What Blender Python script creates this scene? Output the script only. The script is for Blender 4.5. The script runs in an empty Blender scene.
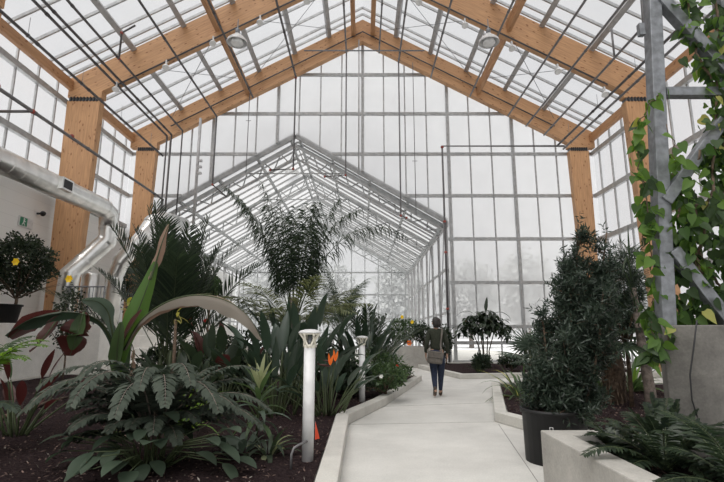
import bpy, math, random
from mathutils import Vector, Matrix, noise
V = Vector
random.seed(11)
scene = bpy.context.scene
col = scene.collection
PI = math.pi

# ---------------------------------------------------------------- camera, sky, sun, exposure
EYE, PITCH, FPX = 1.33, math.atan(93/480), 480.0
cam_d = bpy.data.cameras.new('camera')
cam_d.sensor_width = 36.0
cam_d.lens = FPX/724*36
cam_d.clip_end = 400
cam = bpy.data.objects.new('camera', cam_d)
col.objects.link(cam)
cam.location = (0, 0, EYE)
cam.rotation_euler = (PI/2 + PITCH, 0, 0)
scene.camera = cam

SKY = 1.06
world = bpy.data.worlds.new('overcast_sky')
scene.world = world
world.use_nodes = True
nt = world.node_tree
nt.nodes.clear()
wo = nt.nodes.new('ShaderNodeOutputWorld'); bg = nt.nodes.new('ShaderNodeBackground')
tc = nt.nodes.new('ShaderNodeTexCoord'); sx = nt.nodes.new('ShaderNodeSeparateXYZ'); rp = nt.nodes.new('ShaderNodeValToRGB')
nt.links.new(tc.outputs['Generated'], sx.inputs[0]); nt.links.new(sx.outputs['Z'], rp.inputs[0])
nt.links.new(rp.outputs[0], bg.inputs['Color']); nt.links.new(bg.outputs[0], wo.inputs[0])
e = rp.color_ramp.elements
e[0].position = 0.0; e[0].color = (.80, .795, .795, 1)
e[1].position = 0.35; e[1].color = (.84, .835, .84, 1)
for pos, v in ((.55, .84), (.8, 1.15), (1.0, 1.3)):
    k = e.new(pos); k.color = (v, v*.995, v*.985, 1)
bg.inputs['Strength'].default_value = SKY

sun_d = bpy.data.lights.new('veiled_sun', 'SUN'); sun_d.energy = 3.9; sun_d.angle = math.radians(50); sun_d.color = (1, .97, .92)
sun = bpy.data.objects.new('veiled_sun', sun_d); col.objects.link(sun)
sun.rotation_euler = (math.radians(24), math.radians(-14), 0)

scene.view_settings.view_transform = 'Standard'
scene.view_settings.look = 'None'
scene.view_settings.gamma = 1
scene.view_settings.use_curve_mapping = False
scene.view_settings.exposure = 0.0
scene.cycles.max_bounces = 7
scene.cycles.transparent_max_bounces = 24
scene.cycles.diffuse_bounces = 4

CP, SP = math.cos(PITCH), math.sin(PITCH)
def ray(px, py):
    a = (px-362)/FPX; b = (241-py)/FPX
    return V((a, CP-b*SP, SP+b*CP))
def on_y(px, py, Y):
    r = ray(px, py); t = Y/r.y
    return V((r.x*t, Y, EYE+r.z*t))
def on_z(px, py, z):
    r = ray(px, py); t = (z-EYE)/r.z
    return V((r.x*t, r.y*t, z))
def at(px, d, z):
    """ground point seen in column px at depth d and height z"""
    return V(((px-362)/FPX*d, (d-(z-EYE)*SP)/CP, z))

# ---------------------------------------------------------------- helpers
ROOT = {}
def tag(o, label=None, cat=None, group=None, kind=None):
    if label: o['label'] = label
    if cat: o['category'] = cat
    if group: o['group'] = group
    if kind: o['kind'] = kind
    return o
def thing(name, loc=(0, 0, 0), label=None, cat=None, group=None, kind=None):
    o = bpy.data.objects.new(name, None); col.objects.link(o)
    o.empty_display_size = .1
    o.location = loc
    ROOT[o.name] = V(loc)
    return tag(o, label, cat, group, kind)

class MB:
    def __init__(s): s.v = []; s.f = []; s.m = []; s.cm = 0; s.smooth = []; s.sm = False
    def add(s, vs, fs):
        n = len(s.v); s.v.extend([tuple(p) for p in vs])
        for f in fs:
            s.f.append(tuple(i+n for i in f)); s.m.append(s.cm); s.smooth.append(s.sm)
    def box(s, c, sz, rot=None):
        hx, hy, hz = sz[0]/2, sz[1]/2, sz[2]/2
        vs = [V((x*hx, y*hy, z*hz)) for x in (-1, 1) for y in (-1, 1) for z in (-1, 1)]
        if rot: vs = [rot @ p for p in vs]
        s.add([V(c)+p for p in vs], [(0,1,3,2),(4,6,7,5),(0,4,5,1),(2,3,7,6),(0,2,6,4),(1,5,7,3)])
    def bb(s, a, b):
        a, b = V(a), V(b); s.box((a+b)/2, (abs(b.x-a.x), abs(b.y-a.y), abs(b.z-a.z)))
    def bar(s, a, b, w, h=None, up=(0, 0, 1)):
        """square section bar from a to b; w across, h along up"""
        h = h or w; a, b = V(a), V(b); d = (b-a).normalized(); up = V(up)
        if abs(d.dot(up)) > .98: up = V((0, 1, 0))
        x = d.cross(up).normalized(); y = x.cross(d)
        vs = [p+x*w/2*i+y*h/2*j for p in (a, b) for i, j in ((-1,-1),(1,-1),(1,1),(-1,1))]
        s.add(vs, [(3,2,1,0),(4,5,6,7),(0,1,5,4),(1,2,6,5),(2,3,7,6),(3,0,4,7)])
    def tube(s, pts, r, n=8, caps=True):
        pts = [V(p) for p in pts]; m = len(pts)
        rs = r if isinstance(r, (list, tuple)) else [r]*m
        sv = s.sm; s.sm = True
        vs = []; px = None
        for i, p in enumerate(pts):
            d = (pts[min(i+1, m-1)]-pts[max(i-1, 0)]).normalized()
            if px is None:
                u = V((0, 0, 1)) if abs(d.z) < .9 else V((1, 0, 0)); px = d.cross(u).normalized()
            else:
                px = (px-d*px.dot(d)).normalized()
            py = d.cross(px)
            for k in range(n):
                t = 2*PI*k/n; vs.append(p+(px*math.cos(t)+py*math.sin(t))*rs[i])
        fs = [(i*n+k, i*n+(k+1) % n, (i+1)*n+(k+1) % n, (i+1)*n+k) for i in range(m-1) for k in range(n)]
        if caps: fs += [tuple(range(n))[::-1], tuple((m-1)*n+k for k in range(n))]
        s.add(vs, fs); s.sm = sv
    def lathe(s, c, prof, n=20, caps=False):
        c = V(c); sv = s.sm; s.sm = True
        vs = [c+V((r*math.cos(2*PI*k/n), r*math.sin(2*PI*k/n), z)) for r, z in prof for k in range(n)]
        fs = [(i*n+k, i*n+(k+1) % n, (i+1)*n+(k+1) % n, (i+1)*n+k) for i in range(len(prof)-1) for k in range(n)]
        if caps: fs += [tuple(range(n))[::-1], tuple((len(prof)-1)*n+k for k in range(n))]
        s.add(vs, fs); s.sm = sv
    def prism(s, poly, z0, z1):
        n = len(poly); vs = [V((p[0], p[1], z0)) for p in poly]+[V((p[0], p[1], z1)) for p in poly]
        s.add(vs, [tuple(range(n))[::-1], tuple(range(n, 2*n))]+[(i, (i+1) % n, n+(i+1) % n, n+i) for i in range(n)])
    def prism_y(s, poly, y0, y1):
        n = len(poly); vs = [V((p[0], y0, p[1])) for p in poly]+[V((p[0], y1, p[1])) for p in poly]
        s.add(vs, [tuple(range(n)), tuple(range(n, 2*n))[::-1]]+[(i, n+i, n+(i+1) % n, (i+1) % n) for i in range(n)])
    def quad(s, a, b, c, d): s.add([a, b, c, d], [(0, 1, 2, 3)])
    def ball(s, c, r, n=10, m=6, sc=(1, 1, 1)):
        c = V(c); prof = []
        sv = s.sm; s.sm = True
        vs = [c+V((0, 0, -r*sc[2]))]
        for i in range(1, m):
            t = -PI/2+PI*i/m
            for k in range(n):
                a = 2*PI*k/n; vs.append(c+V((r*sc[0]*math.cos(t)*math.cos(a), r*sc[1]*math.cos(t)*math.sin(a), r*sc[2]*math.sin(t))))
        vs.append(c+V((0, 0, r*sc[2]))); last = len(vs)-1
        fs = [(0, 1+(k+1) % n, 1+k) for k in range(n)]
        for i in range(m-2):
            fs += [(1+i*n+k, 1+i*n+(k+1) % n, 1+(i+1)*n+(k+1) % n, 1+(i+1)*n+k) for k in range(n)]
        fs += [(last, 1+(m-2)*n+k, 1+(m-2)*n+(k+1) % n) for k in range(n)]
        s.add(vs, fs); s.sm = sv
    # foliage
    def leaf(s, p, d, L, W, n=4, droop=.5, fold=.25, up=(0, 0, 1), peak=.4, curl=0.0, wav=0.0):
        """one folded blade whose spine starts at p along d and bends down"""
        p = V(p); d = V(d).normalized(); up = V(up)
        side = d.cross(up)
        if side.length < .1: side = d.cross(V((random.uniform(-1, 1), random.uniform(-1, 1), .1)))
        side.normalize(); vs = []
        sv = s.sm; s.sm = True
        for i in range(n+1):
            t = i/n
            w = W*.5*(math.sin(PI*min(1, (t/peak*.5 if t < peak else .5+(t-peak)/(1-peak)*.5)))**.8+.02)
            nn = side.cross(d).normalized()
            wz = wav*W*random.uniform(-1, 1)
            vs += [p-side*w+nn*(fold*w+wz), p, p+side*w+nn*(fold*w-wz)]
            p = p+d*(L/n)
            d = (d+V((0, 0, -1))*(droop/n)*1.6+side*(curl/n)).normalized()
            side = (side-d*side.dot(d)).normalized()
        fs = []
        for i in range(n):
            a = i*3; fs += [(a, a+1, a+4, a+3), (a+1, a+2, a+5, a+4)]
        s.add(vs, fs); s.sm = sv
        return p
    def dia(s, p, d, L, W, nrm=None):
        """small simple leaf"""
        p = V(p); d = V(d).normalized(); nrm = nrm or V((random.gauss(0, 1), random.gauss(0, 1), random.gauss(0, 1)+1.0))
        side = d.cross(nrm)
        if side.length < .05: side = d.orthogonal()
        side.normalize()
        s.add([p, p+d*L*.5+side*W/2, p+d*L, p+d*L*.5-side*W/2], [(0, 1, 2, 3)])
    def build(s, name, mat, parent=None, label=None, bevel=0, world_co=True):
        me = bpy.data.meshes.new(name)
        off = V((0, 0, 0))
        if parent is not None and world_co:
            q = parent
            while q.parent is not None: q = q.parent
            off = ROOT.get(q.name, V((0, 0, 0)))
        vs = s.v if off.length == 0 else [(a-off.x, b-off.y, c-off.z) for a, b, c in s.v]
        me.from_pydata(vs, [], s.f)
        mats = mat if isinstance(mat, (list, tuple)) else [mat]
        for m in mats: me.materials.append(m)
        me.polygons.foreach_set('material_index', s.m)
        me.polygons.foreach_set('use_smooth', s.smooth)
        me.update()
        o = bpy.data.objects.new(name, me); col.objects.link(o)
        if parent is not None: o.parent = parent
        if label: o['label'] = label
        if bevel:
            b = o.modifiers.new('bevel', 'BEVEL'); b.width = bevel; b.segments = 2; b.limit_method = 'ANGLE'
        return o

def dup(root, loc, rotz=0, label=None, group=None, scale=None, cat=None):
    r = root.copy(); col.objects.link(r); r.location = loc; r.rotation_euler = (0, 0, rotz)
    ROOT[r.name] = V(loc)
    if scale: r.scale = scale if isinstance(scale, (tuple, list)) else (scale,)*3
    if label: r['label'] = label
    if group: r['group'] = group
    if cat: r['category'] = cat
    for ch in list(root.children):
        c = ch.copy(); col.objects.link(c); c.parent = r
        for g in ch.children:
            d = g.copy(); col.objects.link(d); d.parent = c
    return r

# ---------------------------------------------------------------- materials
def mat(name):
    m = bpy.data.materials.new(name); m.use_nodes = True
    n = m.node_tree.nodes; return m, m.node_tree, n['Principled BSDF']
def noise_col(t, b, c1, c2, scale=5, detail=4, stretch=None, rot=None, rough=.5, lo=.35, hi=.65):
    tcn = t.nodes.new('ShaderNodeTexCoord'); mp = t.nodes.new('ShaderNodeMapping'); nz = t.nodes.new('ShaderNodeTexNoise'); cr = t.nodes.new('ShaderNodeValToRGB')
    t.links.new(tcn.outputs['Object'], mp.inputs[0]); t.links.new(mp.outputs[0], nz.inputs['Vector'])
    if rot:
        mr = t.nodes.new('ShaderNodeMapping'); mr.inputs['Rotation'].default_value = rot
        t.links.new(tcn.outputs['Object'], mr.inputs[0]); t.links.new(mr.outputs[0], mp.inputs[0])
    if stretch: mp.inputs['Scale'].default_value = stretch
    nz.inputs['Scale'].default_value = scale; nz.inputs['Detail'].default_value = detail; nz.inputs['Roughness'].default_value = rough
    t.links.new(nz.outputs['Fac'], cr.inputs[0])
    cr.color_ramp.elements[0].position = lo; cr.color_ramp.elements[0].color = (*c1, 1)
    cr.color_ramp.elements[1].position = hi; cr.color_ramp.elements[1].color = (*c2, 1)
    t.links.new(cr.outputs[0], b.inputs['Base Color'])
    return nz, cr, mp
def bump(t, b, src, strength=.3, dist=.02):
    bn = t.nodes.new('ShaderNodeBump'); bn.inputs['Strength'].default_value = strength; bn.inputs['Distance'].default_value = dist
    t.links.new(src, bn.inputs['Height']); t.links.new(bn.outputs[0], b.inputs['Normal'])
def plain(name, c, rough=.6, metal=0, var=.12, scale=6):
    m, t, b = mat(name)
    noise_col(t, b, tuple(x*(1-var) for x in c), tuple(min(1, x*(1+var)) for x in c), scale)
    b.inputs['Roughness'].default_value = rough; b.inputs['Metallic'].default_value = metal
    return m
def concrete(name, c, scale=3, amt=.16):
    m, t, b = mat(name)
    nz, cr, mp = noise_col(t, b, tuple(x*(1-amt) for x in c), tuple(x*(1+amt) for x in c), scale, 8, rough=.7, lo=.3, hi=.7)
    b.inputs['Roughness'].default_value = .8
    n2 = t.nodes.new('ShaderNodeTexNoise'); n2.inputs['Scale'].default_value = 60; n2.inputs['Detail'].default_value = 3
    t.links.new(mp.outputs[0], n2.inputs['Vector'])
    mx = t.nodes.new('ShaderNodeMix'); mx.data_type = 'RGBA'; mx.blend_type = 'MULTIPLY'; mx.inputs[0].default_value = .35
    t.links.new(cr.outputs[0], mx.inputs[6]); t.links.new(n2.outputs['Fac'], mx.inputs[7])
    sc = t.nodes.new('ShaderNodeMix'); sc.data_type = 'RGBA'; sc.blend_type = 'MULTIPLY'; sc.inputs[0].default_value = 1
    sc.inputs[7].default_value = (1.2, 1.2, 1.2, 1)
    t.links.new(mx.outputs[2], sc.inputs[6]); t.links.new(sc.outputs[2], b.inputs['Base Color'])
    bump(t, b, n2.outputs['Fac'], .15, .01)
    return m
def leafmat(name, c1, c2, rough=.42, trans=.28, spec=.4):
    """leaf tissue: each blade a little different, some light passes through"""
    m = bpy.data.materials.new(name); m.use_nodes = True; t = m.node_tree
    b = t.nodes['Principled BSDF']; out = t.nodes['Material Output']
    g = t.nodes.new('ShaderNodeNewGeometry'); cr = t.nodes.new('ShaderNodeValToRGB')
    t.links.new(g.outputs['Random Per Island'], cr.inputs[0])
    cr.color_ramp.elements[0].color = (*c1, 1); cr.color_ramp.elements[1].color = (*c2, 1)
    t.links.new(cr.outputs[0], b.inputs['Base Color'])
    b.inputs['Roughness'].default_value = rough
    b.inputs['Specular IOR Level'].default_value = spec
    tr = t.nodes.new('ShaderNodeBsdfTranslucent')
    hs = t.nodes.new('ShaderNodeHueSaturation'); hs.inputs['Value'].default_value = 2.2; hs.inputs['Hue'].default_value = .485; hs.inputs['Saturation'].default_value = 1.15
    t.links.new(cr.outputs[0], hs.inputs['Color']); t.links.new(hs.outputs[0], tr.inputs['Color'])
    mx = t.nodes.new('ShaderNodeMixShader'); mx.inputs[0].default_value = trans
    t.links.new(b.outputs[0], mx.inputs[1]); t.links.new(tr.outputs[0], mx.inputs[2]); t.links.new(mx.outputs[0], out.inputs[0])
    return m
def wood(name, rot=(0, 0, 0), c1=(.40, .215, .105), c2=(.60, .345, .175)):
    """glue laminated timber: grain along local x after rot, lamella lines, darker knots"""
    m, t, b = mat(name)
    nz, cr, mp = noise_col(t, b, c1, c2, 3, 6, stretch=(.5, 4, 7), rot=rot, lo=.25, hi=.7)
    tcn = t.nodes.new('ShaderNodeTexCoord'); mr = t.nodes.new('ShaderNodeMapping'); t.links.new(tcn.outputs['Object'], mr.inputs[0]); mr.inputs['Rotation'].default_value = rot
    mp2 = t.nodes.new('ShaderNodeMapping'); t.links.new(mr.outputs[0], mp2.inputs[0]); mp2.inputs['Scale'].default_value = (3.2, 5, 7.5)
    vo = t.nodes.new('ShaderNodeTexVoronoi'); vo.inputs['Scale'].default_value = 1.0; t.links.new(mp2.outputs[0], vo.inputs['Vector'])
    kr = t.nodes.new('ShaderNodeValToRGB'); t.links.new(vo.outputs['Distance'], kr.inputs[0])
    kr.color_ramp.elements[0].position = .10; kr.color_ramp.elements[0].color = (.45, .32, .25, 1)
    kr.color_ramp.elements[1].position = .22; kr.color_ramp.elements[1].color = (1, 1, 1, 1)
    mp3 = t.nodes.new('ShaderNodeMapping'); t.links.new(mr.outputs[0], mp3.inputs[0]); mp3.inputs['Scale'].default_value = (.01, .01, 3.2)
    wv = t.nodes.new('ShaderNodeTexWave'); wv.bands_direction = 'Z'; wv.wave_profile = 'SAW'; wv.inputs['Scale'].default_value = 1.0; wv.inputs['Distortion'].default_value = .1
    t.links.new(mp3.outputs[0], wv.inputs['Vector'])
    wr = t.nodes.new('ShaderNodeValToRGB'); t.links.new(wv.outputs['Fac'], wr.inputs[0])
    wr.color_ramp.elements[0].position = .0; wr.color_ramp.elements[0].color = (.86, .85, .84, 1)
    wr.color_ramp.elements[1].position = .1; wr.color_ramp.elements[1].color = (1, 1, 1, 1)
    cur = cr.outputs[0]
    for o in (kr.outputs[0], wr.outputs[0]):
        mx = t.nodes.new('ShaderNodeMix'); mx.data_type = 'RGBA'; mx.blend_type = 'MULTIPLY'; mx.inputs[0].default_value = 1
        t.links.new(cur, mx.inputs[6]); t.links.new(o, mx.inputs[7]); cur = mx.outputs[2]
    t.links.new(cur, b.inputs['Base Color']); b.inputs['Roughness'].default_value = .6
    return m
def pane(name, tint=(.93, .935, .94), white=.5, dif=(.9, .9, .91)):
    m = bpy.data.materials.new(name); m.use_nodes = True; t = m.node_tree; t.nodes.clear()
    out = t.nodes.new('ShaderNodeOutputMaterial'); a = t.nodes.new('ShaderNodeBsdfTransparent'); b = t.nodes.new('ShaderNodeBsdfTranslucent')
    a.inputs[0].default_value = (*tint, 1)
    tcn = t.nodes.new('ShaderNodeTexCoord'); nz = t.nodes.new('ShaderNodeTexNoise'); nz.inputs['Scale'].default_value = .6; nz.inputs['Detail'].default_value = 5
    t.links.new(tcn.outputs['Object'], nz.inputs['Vector'])
    cr = t.nodes.new('ShaderNodeValToRGB'); t.links.new(nz.outputs['Fac'], cr.inputs[0])
    cr.color_ramp.elements[0].position = .3; cr.color_ramp.elements[0].color = (*[x*.9 for x in dif], 1)
    cr.color_ramp.elements[1].position = .7; cr.color_ramp.elements[1].color = (*dif, 1)
    t.links.new(cr.outputs[0], b.inputs[0])
    mx = t.nodes.new('ShaderNodeMixShader'); mx.inputs[0].default_value = white
    t.links.new(a.outputs[0], mx.inputs[1]); t.links.new(b.outputs[0], mx.inputs[2])
    gl = t.nodes.new('ShaderNodeBsdfGlossy'); gl.inputs['Roughness'].default_value = .15
    m2 = t.nodes.new('ShaderNodeMixShader'); m2.inputs[0].default_value = .04
    t.links.new(mx.outputs[0], m2.inputs[1]); t.links.new(gl.outputs[0], m2.inputs[2]); t.links.new(m2.outputs[0], out.inputs[0])
    return m

M = {}
M['floor'] = concrete('path_concrete', (.56, .55, .52), .9, .15)
M['kerb'] = concrete('kerb_concrete', (.54, .525, .485), 2.5, .12)
M['planter'] = concrete('planter_concrete', (.40, .385, .355), 2.0, .25)
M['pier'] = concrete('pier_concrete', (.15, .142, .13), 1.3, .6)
M['steel'] = plain('painted_steel', (.42, .43, .435), .5, .3)
M['lightsteel'] = plain('white_steel', (.40, .40, .405), .5, .1)
M['galv'] = plain('galvanised_steel', (.19, .20, .215), .5, .4, .25, 14)
M['pipe'] = plain('black_iron_pipe', (.085, .08, .082), .55, .2)
M['greypipe'] = plain('grey_iron_pipe', (.16, .155, .16), .5, .3)
M['red'] = plain('red_fitting_paint', (.28, .05, .035), .5)
M['duct'] = plain('spiral_duct_metal', (.78, .78, .76), .28, .9, .1, 3)
M['white'] = plain('white_lamp_paint', (.68, .68, .68), .4)
M['woodC'] = wood('glulam_column', (0, PI/2, 0))
M['woodL'] = wood('glulam_left_rafter', (0, math.radians(28.7), 0))
M['woodR'] = wood('glulam_right_rafter', (0, math.radians(-28.7), 0))
M['woodY'] = wood('glulam_purlin', (0, 0, PI/2), (.34, .17, .08), (.50, .28, .14))
M['pane'] = pane('wall_glazing', white=.62)
M['roofpane'] = pane('roof_glazing', (.80, .805, .825), .3, (.45, .46, .48))
M['lowpane'] = pane('lower_wall_glazing', (.97, .97, .97), .12)
M['sidepane'] = pane('side_glazing', (.92, .92, .93), .25, (.5, .5, .5))
M['clear'] = pane('small_house_glazing', (.86, .87, .875), .35, (.66, .665, .67))
M['black'] = plain('black_plastic', (.010, .010, .011), .6)
M['dark'] = plain('dark_gap', (.03, .03, .032), .7)
M['bark'] = plain('brown_bark', (.11, .075, .05), .85, 0, .4, 18)
M['greybark'] = plain('grey_bark', (.16, .13, .11), .85, 0, .4, 18)
m, t, b = mat('block_wall_paint')
tcn = t.nodes.new('ShaderNodeTexCoord'); mp = t.nodes.new('ShaderNodeMapping'); mp.inputs['Rotation'].default_value = (PI/2, 0, PI/2)
br = t.nodes.new('ShaderNodeTexBrick'); br.inputs['Color1'].default_value = (.84, .84, .82, 1); br.inputs['Color2'].default_value = (.81, .81, .79, 1); br.inputs['Mortar'].default_value = (.72, .72, .70, 1)
br.inputs['Scale'].default_value = 1.25; br.inputs['Mortar Size'].default_value = .008
t.links.new(tcn.outputs['Object'], mp.inputs[0]); t.links.new(mp.outputs[0], br.inputs['Vector']); t.links.new(br.outputs['Color'], b.inputs['Base Color']); b.inputs['Roughness'].default_value = .75
M['block'] = m
m, t, b = mat('dark_mulch')
nz, cr, mp = noise_col(t, b, (.018, .012, .014), (.085, .058, .058), 26, 8, rough=.75, lo=.35, hi=.72)
b.inputs['Roughness'].default_value = 1; b.inputs['Specular IOR Level'].default_value = .05; bump(t, b, nz.outputs['Fac'], 1.0, .08)
M['soil'] = m
M['chip'] = leafmat('bark_chips', (.018, .012, .013), (.20, .14, .12), .95, .0, .03)
M['pebble'] = leafmat('pale_grit', (.10, .085, .07), (.30, .27, .24), .9, 0, .1)
M['snow'] = plain('snow', (.78, .79, .80), .9, 0, .05, .2)
# leaves
M['l_dark'] = leafmat('dark_green_leaf', (.014, .024, .015), (.040, .060, .032))
M['l_mid'] = leafmat('mid_green_leaf', (.035, .065, .028), (.085, .135, .055))
M['l_grey'] = leafmat('grey_green_leaf', (.055, .080, .060), (.115, .150, .115), .5)
M['l_fern'] = leafmat('dusky_grey_green_leaflet', (.030, .042, .030), (.075, .092, .070), .6, .2, .25)
M['l_bright'] = leafmat('bright_green_leaf', (.07, .14, .028), (.16, .27, .06), .45, .4)
M['l_vine'] = leafmat('vine_leaf', (.04, .09, .02), (.12, .215, .045), .5, .48)
M['l_yellow'] = leafmat('yellowing_leaf', (.26, .27, .06), (.38, .37, .12), .5, .4)
M['l_podo'] = leafmat('blackish_green_leaf', (.018, .030, .021), (.062, .086, .062), .4, .2)
M['l_palm'] = leafmat('palm_leaflet', (.022, .038, .022), (.060, .086, .046), .45, .25)
M['l_olive'] = leafmat('olive_leaflet', (.07, .085, .035), (.15, .17, .08), .45, .35)
M['l_strel'] = leafmat('leathery_leaf', (.018, .034, .024), (.050, .078, .050), .35, .15, .6)
M['l_red'] = leafmat('maroon_leaf', (.045, .018, .016), (.095, .035, .028), .4, .3)
M['l_brown'] = leafmat('withered_brown_leaf', (.20, .13, .09), (.34, .25, .19), .7, .3)
M['l_pink'] = leafmat('pale_striped_leaf', (.17, .21, .10), (.34, .36, .22), .5, .35)
M['l_silver'] = leafmat('silvery_leaf', (.16, .19, .16), (.26, .30, .26), .5, .2)
M['stem'] = plain('green_stem', (.055, .075, .03), .6)
M['orange'] = leafmat('orange_petal', (.75, .16, .03), (.85, .26, .05), .5, .35)
M['yellow'] = leafmat('yellow_petal', (.75, .55, .02), (.85, .66, .06), .5, .35)
M['whitepetal'] = leafmat('white_petal', (.75, .75, .72), (.85, .85, .82), .5, .3)
M['redpetal'] = leafmat('red_petal', (.55, .04, .03), (.65, .10, .05), .5, .3)

# ---------------------------------------------------------------- the ground and outside
def structure(name, loc=(0, 0, 0)): return thing(name, loc, kind='structure')
g = MB(); g.bb((-11.0, -6, -.2), (10.9, 42, 0)); tag(g.build('floor', M['floor']), kind='structure')
j = MB()
for a, b_ in (((2.05, 7.6), (1.57, 4.47)), ((-.2, 7.57), (2.05, 7.8)), ((.42, 9.4), (2.6, 9.9))):
    j.bar((a[0], a[1], .001), (b_[0], b_[1], .001), .006, .002)
tag(j.build('trim_1', M['pier']), kind='structure')
g = MB(); g.bb((-90, -30, -.45), (90, 140, -.25)); tag(g.build('ground', M['snow']), kind='structure')

# ---------------------------------------------------------------- walls of the tall house
WY, WX, XC = 21.6, 10.98, .03
LV = [.13, .95, 1.65, 3.6, 5.6, 7.65, 9.7]
SL = .548
def gable_z(x): return 16.75-abs(x-XC)*SL
# small house gable outline in the wall plane
SX, SH, SE, SR = -3.2, 7.15, 6.5, 10.76
def small_z(x):
    d = abs(x-SX)
    return None if d >= SH else SR-(SR-SE)*d/SH
wb = structure('wall_back')
gl = MB(); gl2 = MB(); mul = MB(); post = MB(); trans = MB()
xs = [XC+1.02*i for i in range(-10, 11)]
edges = [-WX]+[x for x in xs if abs(x) < WX-.2]+[WX]
for a, b_ in zip(edges[:-1], edges[1:]):
    def lowz(x):
        z = small_z(x); return .13 if z is None else z
    cuts = [a, b_]
    for cx in (SX-SH, SX, SX+SH, XC):
        if a < cx < b_: cuts.append(cx)
    cuts.sort()
    for c0, c1 in zip(cuts[:-1], cuts[1:]):
        mid = (c0+c1)/2
        l0, l1 = (lowz(c0+1e-4), lowz(c1-1e-4)) if small_z(mid) is not None else (.13, .13)
        if l0 < 1 and l1 < 1:
            gl2.quad((c0, WY+.03, l0), (c1, WY+.03, l1), (c1, WY+.03, 1.65), (c0, WY+.03, 1.65)); l0 = l1 = 1.65
        gl.quad((c0, WY+.03, l0), (c1, WY+.03, l1), (c1, WY+.03, gable_z(c1)), (c0, WY+.03, gable_z(c0)))
for x in xs:
    if abs(x) > WX-.3: continue
    z0 = small_z(x); z0 = .13 if z0 is None else z0
    k = round((x-XC)/1.02)
    (post if k in (0, 4, -4, 7, -7) else mul).bar((x, WY, z0), (x, WY, gable_z(x)-.1), .13 if k in (0, 4, -4, 7, -7) else .055, .16 if k in (0, 4, -4, 7, -7) else .07, (0, 1, 0))
for z in LV+[11.75, 13.8]:
    hw = WX if z < 10 else (16.3-z)/SL
    segs = [(-hw, hw)]
    if z < SR:
        h = SH*(SR-z)/(SR-SE) if z > SE else SH
        segs = [(SX+h, hw)] if z < 9 else [(-hw, SX-h), (SX+h, hw)]
        if SX-h > -hw and z < 9: segs.append((-hw, SX-h))
    for a, b_ in segs:
        if b_-a > .2: trans.bar((a, WY-.04, z), (b_, WY-.04, z), .09, .15)
gl.build('glazing', M['pane'], wb); gl2.build('lower_glazing', M['lowpane'], wb); mul.build('mullion', M['steel'], wb); post.build('post', M['steel'], wb); trans.build('transom', M['steel'], wb)

for side, sgn in (('left', -1), ('right', 1)):
    w = structure('wall_'+side)
    X = sgn*WX; y0 = -4.5
    gl = MB(); mu = MB(); tr = MB()
    zb = 6.2 if sgn < 0 else .13
    gl.quad((X, y0, zb), (X, WY, zb), (X, WY, 10.75), (X, y0, 10.75))
    y = y0
    while y < WY: mu.bar((X-sgn*.02, y, zb), (X-sgn*.02, y, 10.7), .07, .055, (0, 1, 0)); y += 1.02
    for z in [z for z in LV if z >= zb-.5]+([6.2] if sgn < 0 else []):
        tr.bar((X-sgn*.06, y0, z), (X-sgn*.06, WY, z), .15, .2)
    gl.build('glazing', M['sidepane'], w); mu.build('mullion', M['steel'], w); tr.build('transom', M['steel'], w)
    if sgn < 0:
        bw = MB(); bw.bb((-11.25, y0, -.2), (-11.05, 42, 6.15)); bw.build('block_wall', M['block'], w)
# the wall of the lean house left of the tall hall behind
# ---------------------------------------------------------------- roof
roof = structure('ceiling')
gl = MB(); bars = MB(); pur = MB()
Z0 = 16.75
for sgn in (-1, 1):
    def rp(x, dz=0): return (XC+sgn*x, Z0-x*SL+dz)
    a, b_ = rp(0), rp(11.05)
    gl.quad((a[0], -4.5, a[1]), (b_[0], -4.5, b_[1]), (b_[0], WY+.2, b_[1]), (a[0], WY+.2, a[1]))
    y = WY-.1; k = 0
    ys = []
    while y > -4.5: ys.append(y); y -= 1.04
    for fy in (16.3, 11.1, 5.9, 21.35): ys += [fy+.38, fy-.42]
    for y in ys:
        if y > WY: continue
        bars.bar((a[0], y, a[1]-.06), (b_[0], y, b_[1]-.06), .06, .10)
    for x in (1.65, 3.3, 5.0, 6.8, 8.6):
        p = rp(x, -.20)
        pur.bar((p[0], -4.5, p[1]), (p[0], WY, p[1]), .19, .20, (sgn*.48, 0, .88))
gl.build('glazing', M['roofpane'], roof); bars.build('glazing_bars', M['steel'], roof); pur.build('purlins', M['lightsteel'], roof)

# glulam portal frames
def frame(Y, where, vis=True):
    t = thing('portal_frame', (XC, Y, 0), 'honey coloured laminated timber portal frame '+where, 'timber frame', 'timber portal frames')
    ROOT[t.name] = V((XC, Y, 0))
    T = .32; W = .3 if Y > 20 else 0
    for sgn in (-1, 1):
        c = MB(); poly = [(XC+sgn*(10.74-W), 0.001), (XC+sgn*9.86, 0.001), (XC+sgn*9.64, 9.72), (XC+sgn*(10.84-W), 9.72)]
        if sgn > 0: poly = poly[::-1]
        c.prism_y(poly, Y, Y+T); c.build('column', M['woodC'], t)
        p = MB(); p.bb((XC+sgn*9.67, Y+.03, 9.72), (XC+sgn*(10.80-W), Y+T-.03, 9.86)); pl = p.build('bearing_plate', M['galv'], t)
        f = MB()
        for k in range(9): xk = XC+sgn*(9.75+k*(.12-W/9)); f.bb((xk-.025, Y-.02, 9.70), (xk+.025, Y+.03, 9.88))
        f.build('plate_fin', M['dark'], pl)
        r = MB(); poly = [(XC+sgn*10.84, 9.86), (XC+sgn*9.6, 9.86), (XC+sgn*9.6, 10.12), (XC, 15.38), (XC, 16.55), (XC+sgn*10.84, 10.61)]
        if sgn > 0: poly = poly[::-1]
        r.prism_y(poly, Y, Y+T); r.build('rafter', M['woodL'] if sgn < 0 else M['woodR'], t)
    return t
frame(21.15, 'standing against the far glazed gable')
frame(16.3, 'crossing the roof in front of the farthest one')
frame(11.1, 'overhead, nearer the viewer')
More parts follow.
